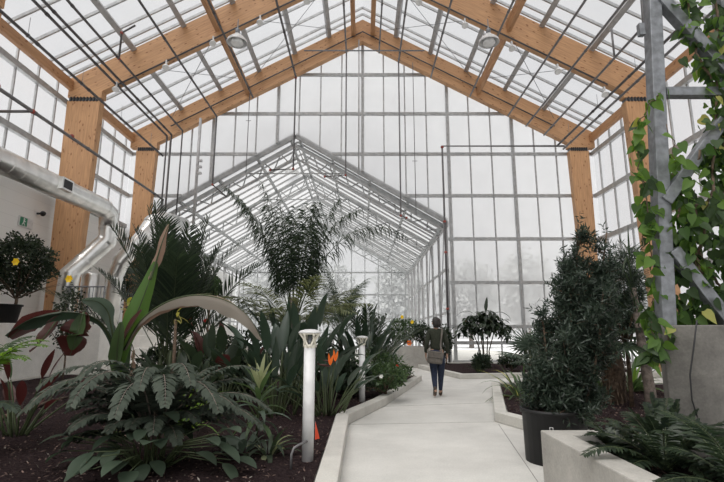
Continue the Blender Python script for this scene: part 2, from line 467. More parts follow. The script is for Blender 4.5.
frame(5.9, 'overhead, nearest the viewer')
# timber purlins
for x, z, w, h, lab in ((-10.72, 10.32, .16, .36, 'reddish timber eaves beam along the left wall head'), (10.72, 10.32, .16, .36, 'reddish timber eaves beam along the right wall head'),
                   (-5.45, 12.75, .16, .42, 'brown timber purlin halfway up the left roof slope'), (5.55, 12.75, .16, .42, 'brown timber purlin halfway up the right roof slope'),
                   (-.42, 15.9, .2, .6, 'timber ridge beam just left of the roof apex'), (.52, 15.9, .2, .6, 'timber ridge beam just right of the roof apex')):
    m_ = MB()
    for ya, yb in ((-4, 5.9), (6.22, 11.1), (11.42, 16.3), (16.62, 21.15)): m_.bb((x-w/2, ya, z-h/2), (x+w/2, yb, z+h/2))
    tag(m_.build('timber_purlin', M['woodY']), lab, 'purlin')

# ---------------------------------------------------------------- small glasshouse beyond the gable
sg = thing('small_glasshouse', (SX, 22, 0), 'lower gabled glasshouse opening through the far wall, white steel trusses under glass roof', 'glasshouse')
YA, YB = 21.85, 41.0
L_, R_ = SX-SH, SX+SH
gf = MB()
for s_ in (-1, 1):
    gf.bar((SX, YA, SR), (SX+s_*SH, YA, SE), .14, .24)
    gf.bar((SX, YA+.1, SR-.5), (SX+s_*(SH-.2), YA+.1, SE-.35), .09, .10)
gf.build('gable_frame', M['steel'], sg); gf = MB()
for s_ in (-1, 1): gf.bar((SX, YB, SR), (SX+s_*SH, YB, SE), .14, .3)
gf.build('gable_frame', M['steel'], sg)
rg = MB(); rb = MB(); pu = MB()
for s_ in (-1, 1):
    rg.quad((SX, YA, SR+.06), (SX+s_*SH, YA, SE+.06), (SX+s_*SH, YB, SE+.06), (SX, YB, SR+.06))
    y = YA
    while y < YB: rb.bar((SX, y, SR), (SX+s_*SH, y, SE), .05, .09); y += .8
    for f in (.03, .25, .5, .75, .99): pu.bar((SX+s_*SH*f, YA, SR-(SR-SE)*f-.15), (SX+s_*SH*f, YB, SR-(SR-SE)*f-.15), .10, .15)
rg.build('roof_glazing', M['clear'], sg); rb.build('glazing_bars', M['lightsteel'], sg); pu.build('purlins', M['steel'], sg)
for i in range(5):
    y = YA+.5+i*4.6
    t_ = MB()
    for s_ in (-1, 1):
        A = V((SX, y, SR-.3)); B = V((SX+s_*SH, y, SE-.2)); A2 = V((SX, y, SR-1.0)); B2 = V((SX+s_*(SH-.5), y, SE-.55))
        t_.bar(A, B, .10, .12); t_.bar(A2, B2, .07, .08)
        n = 9
        for k in range(n):
            p = A.lerp(B, k/n); q = A2.lerp(B2, (k+.5)/n); r = A.lerp(B, (k+1)/n)
            t_.bar(p, q, .05); t_.bar(q, r, .05)
        t_.bar((SX+s_*2.4, y, SR-1.75), (SX+s_*(SH-.3), y, SE-.5), .05, .05)
    t_.bar((SX-2.4, y, SR-1.75), (SX+2.4, y, SR-1.75), .05)
    t_.build('roof_truss', M['steel'], sg)
for s_, nm in ((-1, 'left'), (1, 'right')):
    X = SX+s_*SH
    if s_ > 0:
        gw = MB(); gw.quad((X, YA, 0), (X, YB, 0), (X, YB, SE), (X, YA, SE)); gw.build('side_glazing', M['clear'], sg)
    sw = MB(); y = YA+.2
    sw.bar((X, YA, SE-.1), (X, YB, SE-.1), .2, .28)
    while y < YB+.1: sw.bar((X, y, 0), (X, y, SE), .12, .12, (0, 1, 0)); y += 2.3
    for z in (.9, 2.3, 4.3): sw.bar((X, YA, z), (X, YB, z), .07, .10)
    y = YA+.2
    k = 0
    while y < YB-2.3:
        sw.bar((X-.1*s_, y, .1 if k % 2 else SE-.3), (X-.1*s_, y+2.3, SE-.3 if k % 2 else .1), .04); y += 2.3; k += 1
        sw.bar((X-.45*s_, y, SE-.75), (X, y, SE-.1), .06)
    sw.bar((X-.45*s_, YA, SE-.75), (X-.45*s_, YB, SE-.75), .06, .09)
    sw.build('side_frame', M['lightsteel'], sg)
ew = MB(); ew.add([(L_, YB, 0), (R_, YB, 0), (R_, YB, SE), (SX, YB, SR), (L_, YB, SE)], [(0, 1, 2, 3, 4)]); ew.build('end_glazing', M['clear'], sg)
ef = MB()
for k in range(-6, 7):
    x = SX+k*1.15; ef.bar((x, YB-.05, 0), (x, YB-.05, SR-(SR-SE)*abs(k*1.15)/SH), .07, .09, (0, 1, 0))
for z in (1.0, 2.6, 4.6, 6.5): ef.bar((L_, YB-.1, z), (R_, YB-.1, z), .09, .13)
ef.build('end_frame', M['steel'], sg)

def highbay(p, label, r=.34, group='bell shaped high bay lamps'):
    t = thing('high_bay_lamp', p, label, 'lamp', group)
    s_ = MB(); s_.lathe(p, [(r, 0), (r*1.02, .02), (r*.95, .10), (r*.6, .22), (r*.3, .30), (r*.25, .34), (.0, .35)], 20); s_.build('lamp_shade', M['white'], t)
    s_ = MB(); s_.lathe(p, [(.0, -.06), (r*.5, -.05), (r*.62, .0), (r*.5, .1)], 16); s_.build('lens', M['white'], t)
    s_ = MB(); s_.lathe(V(p)+V((0, 0, .35)), [(.07, 0), (.08, .02), (.08, .16), (.02, .2), (.015, .55)], 12); s_.build('housing', M['galv'], t)
highbay(on_y(237, 43, 14.6), 'large white bell lamp hanging under the left roof slope')
highbay(on_y(489, 43, 14.6), 'large white bell lamp hanging under the right roof slope')
highbay(on_y(292, 172, 27), 'white bell lamp inside the small glasshouse, nearer and higher one', .42)
highbay(on_y(307, 209, 36), 'white bell lamp inside the small glasshouse, farther and lower one', .4)

def spot(px, py, label):
    p = on_y(px, py, 16.2)
    t = thing('spotlight', p, label, 'spotlight', 'small round spotlights along the timber rafter')
    a = MB(); a.bar(p+V((0, 0, .28)), p+V((0, 0, .06)), .05); a.bar(p+V((0,0,.28)), V((p.x, 16.35, p.z+.28)), .035); a.build('bracket', M['white'], t)
    a = MB(); a.sm = True
    q = p+V((0, 0, 0)); ax = V((0, -.35, -.94)).normalized()
    a.tube([q+ax*-.07, q+ax*-.03, q+ax*.05, q+ax*.055], [.05, .11, .13, .105], 14); a.build('lamp_head', M['white'], t)
for i, (x, y) in enumerate(((116, 89), (166, 67), (213, 43), (260, 22), (307, 1), (419, 2), (465, 25), (512, 48), (558, 71), (605, 94))):
    nth = ['lowest', 'second', 'third', 'fourth', 'topmost']
    sd = 'left' if i < 5 else 'right'; k = i if i < 5 else 9-i
    spot(x, y, f'small white spotlight under the {sd} rafter, {nth[k]} from the eaves')

# ---------------------------------------------------------------- sprinkler and service pipes
def pipe(X, Z, ya, yb, label, r=.04, drop=None, m='pipe', fits=(), grp='service pipes under the roof', up=None):
    r *= .9
    t = thing('sprinkler_pipe', (X, ya, Z), label, 'pipe', grp)
    a = MB(); a.tube([(X, ya, Z), (X, yb, Z)], r, 8)
    if drop is not None:
        for q in drop: a.tube(q, r*.85, 8)
    a.build('pipe_run', M[m], t)
    y = ya+1.3
    while y < yb:
        if y > 6: c = MB(); c.tube([(X, y-.05, Z), (X, y+.05, Z)], r*1.25, 8); c.build('pipe_collar', M[m], t)
        y += 2.6
    h = MB(); y = ya+.9
    if up:
        while y < yb: h.tube([(X, y, Z), (X, y, Z+up)], .008, 4); h.tube([(X, y-.015, Z), (X, y+.015, Z)], r*1.35, 8); y += 2.6
        h.build('pipe_hangers', M['galv'], t)
    for p in fits: c = MB(); c.ball(p, r*1.45, 8, 6); c.build('pipe_elbow', M['red'], t)
    return t
E = 20.95
pipe(-9.2, 9.4, -2, E+.05, 'black pipe along the left eaves, lowest of the roof pipes there', .05, up=.55)
pipe(-9.0, 7.3, -2, E, 'black pipe crossing the left columns at mid height', .055, drop=[[(-9.0, 12.2, 7.3), (-10.9, 12.2, 7.3)], [(-9.0, E, 7.3), (-9, E, 3)]],
     fits=[(-9.0, 12.2, 7.3), (-9.0, 14.0, 7.35), (-9, 10.9, 7.35), (-9, 9.6, 7.35)], m='greypipe')
pipe(-9.05, 10.35, -2, E, 'dark pipe of the left bundle, nearest the eaves', .05, drop=[[(-9.05, E, 10.35), (-9.05, E, 3)]], m='pipe')
pipe(-8.85, 10.42, -2, E, 'dark pipe of the left bundle, the middle one', .05, drop=[[(-8.85, E, 10.42), (-8.85, E, 4)]])
pipe(-8.35, 10.62, -2, E, 'dark pipe beside the left bundle, nearest the ridge', .045, drop=[[(-8.35, E, 10.62), (-8.35, E, 5.5)], [(-8.35, 15.0, 10.62), (-8.35, 15.0, 11.6), (-7.9, 15.0, 11.9)]], fits=[(-8.35, 15, 10.62), (-8.35, 15.0, 11.6)])
pipe(-6.8, 11.32, -2, E, 'thin dark pipe low on the left roof slope', .045, drop=[[(-6.8, E, 11.32), (-6.8, E, 8.0), (-6.1, E, 7.4)]], fits=[(-6.8, E, 8.0)])
pipe(-5.15, 12.3, -2, E, 'dark pipe running just under the left timber purlin', .05)
pipe(-3.15, 13.35, -2, E, 'dark pipe halfway up the left roof slope, dropping to a hooked end', .05,
     drop=[[(-3.15, E, 13.35), (-3.15, E, 8.75), (-4.2, E, 8.70)]], fits=[(-3.15, E, 8.75), (-4.2, E, 8.7), (-3.15, E, 13.3)])
pipe(-.75, 14.6, -2, E, 'dark pipe left of the ridge, dropping to a hooked end', .045,
     drop=[[(-.75, E, 14.6), (-.75, E, 8.45), (-1.7, E, 8.38)]], fits=[(-.75, E, 8.45), (-1.7, E, 8.38)], m='greypipe')
pipe(.82, 14.6, -2, E, 'grey pipe just right of the ridge', .04, m='greypipe')
pipe(1.75, 14.1, -2, E, 'grey pipe right of the ridge, dropping to a hooked end', .045,
     drop=[[(1.75, E, 14.1), (1.75, E, 6.55), (2.0, E, 6.45)]], fits=[(1.75, E, 6.55), (2.0, E, 6.45)], m='greypipe')
pipe(3.27, 13.3, -2, E, 'grey pipe halfway up the right roof slope', .045, m='greypipe')
pipe(5.1, 12.35, -2, E, 'grey pipe running just under the right timber purlin', .045, m='greypipe')
pipe(6.83, 11.35, -2, E, 'grey pipe low on the right roof slope', .045, m='greypipe')
pipe(7.65, 10.85, -2, E, 'grey pipe on the right slope, second from the eaves bundle', .045, m='greypipe')
pipe(8.45, 10.4, -2, E, 'grey pipe on the right slope, next to the eaves bundle', .045, m='greypipe', drop=[[(8.45, 14.6, 10.4), (8.45, 14.6, 11.5)]])
pipe(9.05, 9.9, -2, E, 'dark pipe of the right eaves bundle, the one nearest the ridge', .05, up=.5)
pipe(9.3, 9.72, -2, E, 'dark pipe of the right eaves bundle, the one nearest the wall', .05, m='greypipe')
# riser by the right post of the small glasshouse
t = thing('riser_pipe', (3.72, 21.2, 0), 'dark vertical pipe beside the glasshouse corner post', 'pipe')
a = MB(); a.tube([(9.4, 21.05, 9.9), (3.72, 21.05, 9.9), (3.72, 21.05, 0.01)], .05, 8); a.build('pipe_run', M['greypipe'], t)
for z in (9.85, 6.3, 4.9, 2.4): a = MB(); a.ball((3.72, 21.05, z), .075, 8, 6); a.build('pipe_elbow', M['red'], t)
for x, z0, z1, lab in ((-7.6, 6.2, 11.3, 'white conduit with fittings hanging left of the small glasshouse gable'), (-.15, 8.5, 15.4, 'thin drop rod hanging from the ridge')):
    a = MB(); a.tube([(x, 21.1, z0), (x, 21.1, z1)], .07 if x < -2 else .03, 8)
    if x < -2: [a.box((x+.12, 21.1, z), (.16, .12, .1)) for z in (8.6, 8.9, 9.2)]
    tag(a.build('conduit', M['lightsteel']), lab, 'conduit')
for x, z0, z1, lab in ((-5.95+.6, 8.6, 12.6, 'left of the small glasshouse apex'), (3.05-.6, 6.6, 14.2, 'between the ridge and the corner post')):
    a = MB(); a.tube([(x, 21.13, z0), (x, 21.13, z1)], .018, 6); a.bar((x-.12, 21.13, z0+2.6), (x+.12, 21.13, z0+2.6), .02)
    tag(a.build('drop_rod', M['greypipe']), 'thin hanging rod in front of the far glazing '+lab, 'rod')
# conduit along rafter undersides
for Y, lab in ((16.22, 'under the nearer rafters'), (21.07, 'on the far rafters')):
    a = MB()
    for s_ in (-1, 1):
        off = -.12 if Y < 20 else .45
        a.tube([(XC+s_*9.0, Y, 15.38-9.0*SL+off), (XC, Y, 15.38+off)], .03, 6)
    tag(a.build('conduit', M['pipe']), 'dark conduit following the roof slope '+lab, 'conduit')
# wire bracing of the far bay
a = MB()
for s_ in (-1, 1):
    for x0, x1 in ((9, 5.4), (5.2, .7)):
        a.tube([(XC+s_*x0, 16.6, Z0-x0*SL-.5), (XC+s_*x1, 21.1, Z0-x1*SL-.5)], .012, 4)
        a.tube([(XC+s_*x1, 16.6, Z0-x1*SL-.5), (XC+s_*x0, 21.1, Z0-x0*SL-.5)], .012, 4)
tag(a.build('bracing_wires', M['galv']), 'thin crossed bracing wires below the roof glass in the far bay', 'wires')
a = MB(); a.tube([(-2.6, 19.5, 15.0-1.2), (2.8, 19.5, 15.0-1.2)], .03, 6)
tag(a.build('tie_rod', M['galv']), 'horizontal steel tie rod just below the ridge', 'rod')

# ---------------------------------------------------------------- spiral ducts on the left
def duct(name, pts, r, label, parts=True):
    t = thing('ventilation_duct', pts[0], label, 'duct')
    a = MB(); a.tube(pts, r, 24); a.build('duct_run', M['duct'], t)
    P0, P1 = V(pts[0]), V(pts[1]); d = (P1-P0).normalized(); L = (P1-P0).length; k = max(.3, L-9)
    while k < L: b_ = MB(); b_.tube([P0+d*(k-.012), P0+d*(k+.012)], r*1.02, 24, False); b_.build('duct_seam', M['duct'], t); k += .45
    for q, w in zip(pts[1:-1], pts[2:]):
        q = V(q); e_ = (V(w)-q).normalized(); b_ = MB(); b_.tube([q+e_*.02, q+e_*.09], r*1.05, 24, False); b_.build('duct_seam', M['duct'], t)
    return t
DX = -8.7
d1 = duct('d', [(DX, 1, 5.25), (DX, 15.55, 5.50), (DX, 16.0, 5.40), (DX-.05, 16.2, 4.95), (DX-.05, 16.2, 4.5), (DX-.62, 16.0, 3.75), (DX-.9, 15.7, 3.3), (DX-.95, 15.6, 1.625)], .31, 'big silver spiral duct running along the left wall and elbowing down')
v_ = MB(); v_.box((DX+.33, 13.0, 5.46), (.16, .5, .34)); vo = v_.build('vent_collar', M['duct'], d1); v_ = MB(); v_.box((DX+.415, 13.0, 5.46), (.012, .38, .24)); v_.build('grille', M['dark'], vo)
duct('d', [(-7.7, 20.2, 5.95), (-7.95, 18.6, 5.85), (-8.1, 18.1, 5.6), (-8.3, 17.9, 5.0), (-8.9, 17.6, 4.0), (-9.2, 17.75, 3.4), (-9.2, 17.75, 1.285)], .30, 'second silver duct curving down behind the big spiral duct')
# exit sign
t = thing('exit_sign', (-11.0, 15.0, 4.85), 'small green and white exit sign on the block wall', 'sign')
a = MB(); a.bb((-11.045, 15.0, 4.75), (-11.0, 15.65, 5.08)); a.build('sign_box', M['white'], t)
a = MB(); a.bb((-10.998, 15.03, 4.78), (-10.992, 15.36, 5.05)); a.build('green_panel', plain('sign_green', (.03, .22, .12), .5), t)
a = MB(); a.ball((-10.99, 15.2, 5.0), .03, 8, 6); a.bar((-10.99, 15.2, 4.98), (-10.99, 15.18, 4.88), .035); a.bar((-10.99, 15.18, 4.88), (-10.99, 15.12, 4.8), .025); a.bar((-10.99, 15.18, 4.88), (-10.99, 15.26, 4.8), .025); a.bar((-10.99, 15.2, 4.95), (-10.99, 15.29, 4.92), .02); a.build('running_figure', M['white'], t)
a = MB(); a.ball((-10.85, 15.85, 5.35), .09, 12, 8); a.bar((-11.05, 15.85, 5.35), (-10.85, 15.85, 5.35), .06)
tag(a.build('wall_speaker', M['black']), 'small dark round fixture on the block wall beside the column', 'fixture')

# ---------------------------------------------------------------- terrace, steps, rail on the left
st = MB()
prof = [(16.0, 0.001), (16.0, .43), (16.7, .43), (16.7, .85), (17.4, .85), (17.4, 1.28), (18.1, 1.28), (18.1, 1.7), (21.0, 1.7), (21.0, .001)]
n = len(prof); X0, X1 = -9.4, -5.4
st.add([(X0, y, z) for y, z in prof]+[(X1, y, z) for y, z in prof], [tuple(range(n))[::-1], tuple(range(n, 2*n))]+[(i, (i+1) % n, n+(i+1) % n, n+i) for i in range(n)])
M['terrace'] = concrete('terrace_concrete', (.80, .785, .745), 2.5, .1)
tag(st.build('stepped_terrace', M['terrace'], bevel=.01), 'pale concrete terrace with four deep steps behind the left planting bed', 'terrace')
rl = thing('terrace_railing', (-9.0, 15.4, 1.62), 'grey metal railing with thin uprights standing on the pale wall below the duct', 'railing')
for z in (2.82, 1.78): a = MB(); a.tube([(-9.7, 15.4, z), (-8.25, 15.4, z)], .022, 8); a.build('rail', M['galv'], rl)
for k in range(13): a = MB(); a.tube([(-9.7+k*.1208, 15.4, 1.622), (-9.7+k*.1208, 15.4, 2.82)], .011 if k % 4 else .022, 6); a.build('upright', M['galv'], rl)
tk = MB(); tk.lathe((-9.86, 17.4, .001), [(.001, 0), (.28, 0), (.28, 3.4), (.25, 3.5), (.001, 3.53)], 20); tag(tk.build('water_tank', M['duct']), 'silver cylindrical tank standing beside the nearer left timber column', 'tank')

# ---------------------------------------------------------------- planting beds
def inset(poly, w):
    n = len(poly); out = []
    ar = sum(poly[i][0]*poly[(i+1) % n][1]-poly[(i+1) % n][0]*poly[i][1] for i in range(n))
    sg_ = 1 if ar > 0 else -1
    for i in range(n):
        p0, p1, p2 = V(poly[i-1]), V(poly[i]), V(poly[(i+1) % n])
        d1_, d2_ = (p1-p0).normalized(), (p2-p1).normalized()
        n1 = V((-d1_.y, d1_.x))*sg_; n2 = V((-d2_.y, d2_.x))*sg_
        b_ = (n1+n2).normalized(); k = w/max(.35, b_.dot(n1)); out.append(tuple(p1+b_*k))
    return out
def inside(p, poly):
    c = False; n = len(poly)
    for i in range(n):
        a, b_ = poly[i], poly[(i+1) % n]
        if (a[1] > p[1]) != (b_[1] > p[1]) and p[0] < (b_[0]-a[0])*(p[1]-a[1])/(b_[1]-a[1])+a[0]: c = not c
    return c
def bed(poly, w, z1, name, label, cat, mat_, mound=None, sname='bed_soil', slabel='', soil_z=None, nchips=0, cell=.16):
    inn = inset(poly, w); n = len(poly)
    k = MB()
    vs = [V((*p, .001)) for p in poly]+[V((*p, z1)) for p in poly]+[V((*p, z1)) for p in inn]+[V((*p, .001)) for p in inn]
    fs = []
    ar = sum(poly[i][0]*poly[(i+1) % n][1]-poly[(i+1) % n][0]*poly[i][1] for i in range(n))
    for i in range(n):
        j_ = (i+1) % n
        q = [(i, j_, n+j_, n+i), (n+i, n+j_, 2*n+j_, 2*n+i), (2*n+i, 2*n+j_, 3*n+j_, 3*n+i), (3*n+i, 3*n+j_, j_, i)]
        fs += q if ar > 0 else [x[::-1] for x in q]
    k.add(vs, fs); tag(k.build(name, mat_, bevel=.012), label, cat)
    sz = (z1-.04) if soil_z is None else soil_z
    inn2 = inset(poly, w+.02)
    x0, x1 = min(p[0] for p in inn2), max(p[0] for p in inn2); y0, y1 = min(p[1] for p in inn2), max(p[1] for p in inn2)
    import bmesh
    bm = bmesh.new()
    bm.faces.new([bm.verts.new((p[0], p[1], 0)) for p in inn2]); 
    # cut into a grid
    x = x0+cell
    while x < x1:
        ge = bm.verts[:]+bm.edges[:]+bm.faces[:]; bmesh.ops.bisect_plane(bm, geom=ge, plane_co=(x, 0, 0), plane_no=(1, 0, 0)); x += cell*1.0
    y = y0+cell
    while y < y1:
        ge = bm.verts[:]+bm.edges[:]+bm.faces[:]; bmesh.ops.bisect_plane(bm, geom=ge, plane_co=(0, y, 0), plane_no=(0, 1, 0)); y += cell
    def hz(x, y):
        h = sz+.035*noise.noise(V((x*2.2, y*2.2, 3)))+.02*noise.noise(V((x*7, y*7, 1)))
        if mound: h += mound(x, y)
        return h
    for v in bm.verts: v.co.z = hz(v.co.x, v.co.y)
    bm.normal_update()
    me = bpy.data.meshes.new(sname)
    if bm.faces[:] and sum(f.normal.z for f in bm.faces) < 0: bmesh.ops.reverse_faces(bm, faces=bm.faces[:])
    for f in bm.faces: f.smooth = True
    bm.to_mesh(me); bm.free(); me.materials.append(M['soil'])
    so = bpy.data.objects.new(sname, me); col.objects.link(so); tag(so, slabel, 'soil', kind='stuff')
    if nchips:
        c = MB(); m2 = MB()
        for _ in range(nchips):
            tt = random.random()**1.7
            x = random.uniform(max(x0, -7), min(x1, 7)); y = y0+(y1-y0)*tt
            if not inside((x, y), inn2): continue
            d = V((random.uniform(-1, 1), random.uniform(-1, 1), random.uniform(-.3, .5)))
            (c if random.random() < .93 else m2).dia((x, y, hz(x, y)+.006), d, random.uniform(.014, .055), random.uniform(.008, .02))
        tag(c.build('mulch_chips', M['chip']), 'loose dark bark chips scattered over the '+slabel.split(' ', 1)[1] if ' ' in slabel else 'loose dark bark chips', 'mulch', kind='stuff')
        if m2.v: tag(m2.build('pale_grit', M['pebble']), 'pale specks of grit lying on the '+slabel.split(' ', 1)[1], 'grit', kind='stuff')
    return hz
B1 = [(-.2, 1.0), (-.2, 7.57), (.42, 9.4), (1.75, 14.5), (1.0, 15.5), (-9.3, 15.2), (-9.3, 1.0)]
def mound1(x, y): return .10*math.exp(-((x+2.2)**2+(y-4.8)**2)/3)+.12*math.exp(-((x+1.0)**2+(y-8.5)**2)/4)*0
h1 = bed(B1, .19, .15, 'bed_kerb', 'low pale concrete kerb bordering the left planting bed along the path', 'kerb', M['kerb'], None, 'bed_soil', 'dark mulched soil of the large left planting bed', nchips=26000)
B2 = [(3.25, 12.5), (2.05, 7.8), (2.31, 7.05), (3.35, 4.95), (9.5, 4.95), (9.5, 12.5)]
h2 = bed(B2, .19, .15, 'bed_kerb', 'low pale concrete kerb around the bed right of the path behind the black pot', 'kerb', M['kerb'], None, 'bed_soil', 'dark mulched soil of the right bed behind the black pot', nchips=9000)
B3 = [(2.2, 19.5), (2.93, 14.9), (4.78, 15.3), (9.5, 15.4), (9.5, 21.0), (3.02, 21.0), (3.02, 19.5)]
h3 = bed(B3, .18, .15, 'bed_kerb', 'low concrete kerb of the far bed below the glazed wall', 'kerb', M['kerb'], None, 'bed_soil', 'dark soil of the far bed below the glazed wall', cell=.4)
B4 = [(1.57, 1.2), (6.0, 1.2), (6.0, 4.47), (1.57, 4.47)]
h4 = bed(B4, .2, .5, 'raised_planter', 'knee high concrete planter wall at the lower right corner', 'planter', M['planter'], None, 'planter_soil', 'dark soil inside the knee high planter at lower right', soil_z=.40, nchips=4000)
B5 = [(1.55, 19.75), (2.98, 19.75), (2.98, 20.9), (.4, 20.9), (.4, 20.5)]
h5 = bed(B5, .12, .83, 'box_planter', 'tall concrete box planter behind the walking woman', 'planter', M['planter'], None, 'planter_soil', 'soil inside the tall box planter behind the woman', soil_z=.76, cell=.4)
lw = MB(); lw.bb((-5.0, 17.0, .001), (-3.9, 18.2, .95)); tag(lw.build('concrete_block', M['kerb'], bevel=.02), 'pale concrete block glimpsed between the palms behind the bed', 'block')

# concrete pier and steel trellis tower
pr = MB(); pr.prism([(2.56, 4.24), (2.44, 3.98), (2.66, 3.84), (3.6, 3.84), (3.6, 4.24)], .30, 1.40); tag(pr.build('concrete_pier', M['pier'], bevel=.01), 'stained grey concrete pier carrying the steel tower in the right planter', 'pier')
TY = 4.1
tw = thing('trellis_tower', (2.6, TY, 1.4), 'galvanised steel lattice tower overgrown by a vine on the concrete pier', 'tower')
def tb(nm, a, b_, w, h=None, dy=0):
    k = MB(); A = on_y(*a, TY+dy); B = on_y(*b_, TY+dy); k.bar(A, B, w, h or w, (0, 1, 0)); k.build(nm, M['galv'], tw, bevel=.006)
A = on_y(665.5, 322, TY); A.z = 1.4; B = on_y(652, 0, TY); B2 = A+(B-A)*1.7
k = MB(); k.bar(A, B2, .118, .118, (0, 1, 0)); k.build('post', M['galv'], tw, bevel=.008)
A = V((3.30, TY, 1.4)); B = on_y(722, 0, TY); k = MB(); k.bar(A, A+(B-A)*1.7, .118, .118, (0, 1, 0)); k.build('post', M['galv'], tw, bevel=.008)
tb('brace', (659, -2), (726, 72), .10, dy=-.03)
tb('brace', (728, 112), (664, 202), .10, dy=-.03)
tb('brace', (672, 250), (734, 330), .10, dy=-.03)
tb('rung', (664, 93), (730, 93), .085, .09)
p_ = on_y(641, 30, TY-.02)
k = MB(); k.box(p_, (.05, .05, .12)); k.build('junction_box', M['galv'], tw); k = MB(); k.tube([p_+V((.03, 0, .06)), p_+V((.05, 0, .5)), p_+V((.08, 0, 1.5))], .012, 6); k.build('cable', M['greypipe'], tw)

# ---------------------------------------------------------------- bollards
def bollard():
    t = thing('bollard_light', (0, 0, 0), 'x', 'bollard light', 'white bollard lights in the left bed')
    a = MB(); a.lathe((0, 0, 0), [(.058, -.04), (.058, 1.07)], 24, True); a.build('post', M['white'], t)
    f = MB()
    for k in range(4):
        th = PI/4+k*PI/2
        pts = []
        for i in range(6):
            u = i/5; r = .052+.052*u**1.8; pts.append(V((r*math.cos(th), r*math.sin(th), 1.065+.135*u)))
        for side in (-1, 1):
            q = [p+V((-math.sin(th), math.cos(th), 0))*side*(.030*abs(2*(i/5)-1)**1.0+.004) for i, p in enumerate(pts)]
            f.tube(q, [.012]*6, 6)
        f.sm = True
    f.lathe((0, 0, 0), [(.058, 1.055), (.06, 1.085), (.05, 1.09)], 24)
    f.lathe((0, 0, 0), [(.095, 1.185), (.112, 1.2), (.106, 1.204)], 24)
    f.build('lamp_cage', plain('cream_diffuser', (.80, .77, .66), .4), t)
    c = MB(); c.lathe((0, 0, 0), [(.001, 1.198), (.118, 1.2), (.122, 1.208), (.10, 1.226), (.05, 1.238), (.001, 1.241)], 28); c.build('cap', M['white'], t)
    l = MB(); l.lathe((0, 0, 0), [(.001, 1.07), (.028, 1.08), (.03, 1.12), (.015, 1.17), (.001, 1.175)], 14); l.build('lens', M['galv'], t)
    return t
bo = bollard()
p1 = at(307.5, 4.72, .12)
bo.location = p1; ROOT[bo.name] = V(p1); bo['label'] = 'white bollard light with open flared head, the nearer and larger of two'
p2 = at(362, 8.75, .12)
dup(bo, p2, .6, 'white bollard light with open flared head, the farther and smaller of two', scale=(.95, .95, .95))
bo.scale = (1, 1, 1.015)

# ---------------------------------------------------------------- plants
def rvec(): 
    while True:
        v = V((random.uniform(-1, 1), random.uniform(-1, 1), random.uniform(-1, 1)))
        if .05 < v.length < 1: return v.normalized()
def arc(p, d, L, n, sag, wob=0):
    pts = [V(p)]; d = V(d).normalized()
    for i in range(n):
        p = pts[-1]+d*(L/n); pts.append(p)
        d = (d+V((0, 0, -sag/n))*(.4+1.4*i/n)+V((random.uniform(-wob, wob), random.uniform(-wob, wob), 0))).normalized()
    return pts
def frond(p, d, L, sag, leafL, leafW, nl=30, start=.18, droop=.5, vee=.35, r=.012, m='l_palm', fwd=.55, ms='stem', twist=0, jit=.12, stations=16):
    """feather frond: returns (leaflet MB, stalk MB)"""
    pts = arc(p, d, L, stations, sag)
    st_ = MB(); st_.tube(pts, [r*(1-.8*i/stations) for i in range(stations+1)], 5)
    lf = MB(); d0 = V(d).normalized()
    for i in range(nl):
        u = start+(1-start)*(i+.5)/nl; s = u*stations; k = min(stations-1, int(s)); f = s-k
        q = pts[k].lerp(pts[k+1], f); tan = (pts[k+1]-pts[k]).normalized()
        side = tan.cross(V((0, 0, 1)))
        if side.length < .15: side = tan.cross(V((d0.y, -d0.x, .3)))
        side.normalize(); nn = side.cross(tan)
        if twist: 
            R = Matrix.Rotation(twist*u, 3, tan); side = R @ side; nn = R @ nn
        ll = leafL*(math.sin(PI*min(.97, max(.08, .15+u*.8)))**.6)*random.uniform(.85, 1.1)
        for sgn in (-1, 1):
            dd = (side*sgn+tan*(fwd+u*.4)+nn*vee+rvec()*jit).normalized()
            lf.leaf(q, dd, ll, leafW, 3, droop*random.uniform(.6, 1.3), .15, up=nn, peak=.3)
    return lf, st_
def add_frond(root, name='frond', mleaf='l_palm', mst='stem', **kw):
    lf, s = frond(**kw)
    # join the stalk into the leaf mesh so a frond is one part
    n = len(lf.v); lf.v += s.v; lf.f += [tuple(i+n for i in f) for f in s.f]; lf.m += [1]*len(s.f); lf.smooth += s.smooth
    return lf.build(name, [M[mleaf], M[mst]], root)

def ang(az, el): return V((math.sin(az)*math.cos(el), math.cos(az)*math.cos(el), math.sin(el)))

# --- areca palm, left
b0 = at(166, 9.4, .11)
t = thing('areca_palm', b0, 'dense dark green palm clump with upright feathery fronds left of the tall banana leaf', 'palm')
for k in range(7):
    a = random.uniform(0, 6.28); q = b0+V((.22*math.sin(a), .22*math.cos(a), 0)); s = MB(); s.tube([q+V((0, 0, -.05)), q+V((.1*math.sin(a), .1*math.cos(a), .9))], [.04, .03], 7); s.build('cane', M['stem'], t)
for k in range(34):
    az = k*2.39+random.uniform(-.3, .3); el = math.radians(random.choice((87, 83, 78, 70, 60, 48)))
    q = b0+V((.18*math.sin(az), .18*math.cos(az), random.uniform(.3, 1.1)))
    add_frond(t, mleaf='l_dark', p=q, d=ang(az, el), L=random.uniform(2.1, 3.0), sag=random.uniform(.5, 1.0), leafL=.60, leafW=.036, nl=34, start=.25, droop=.3, vee=.45, fwd=.95)
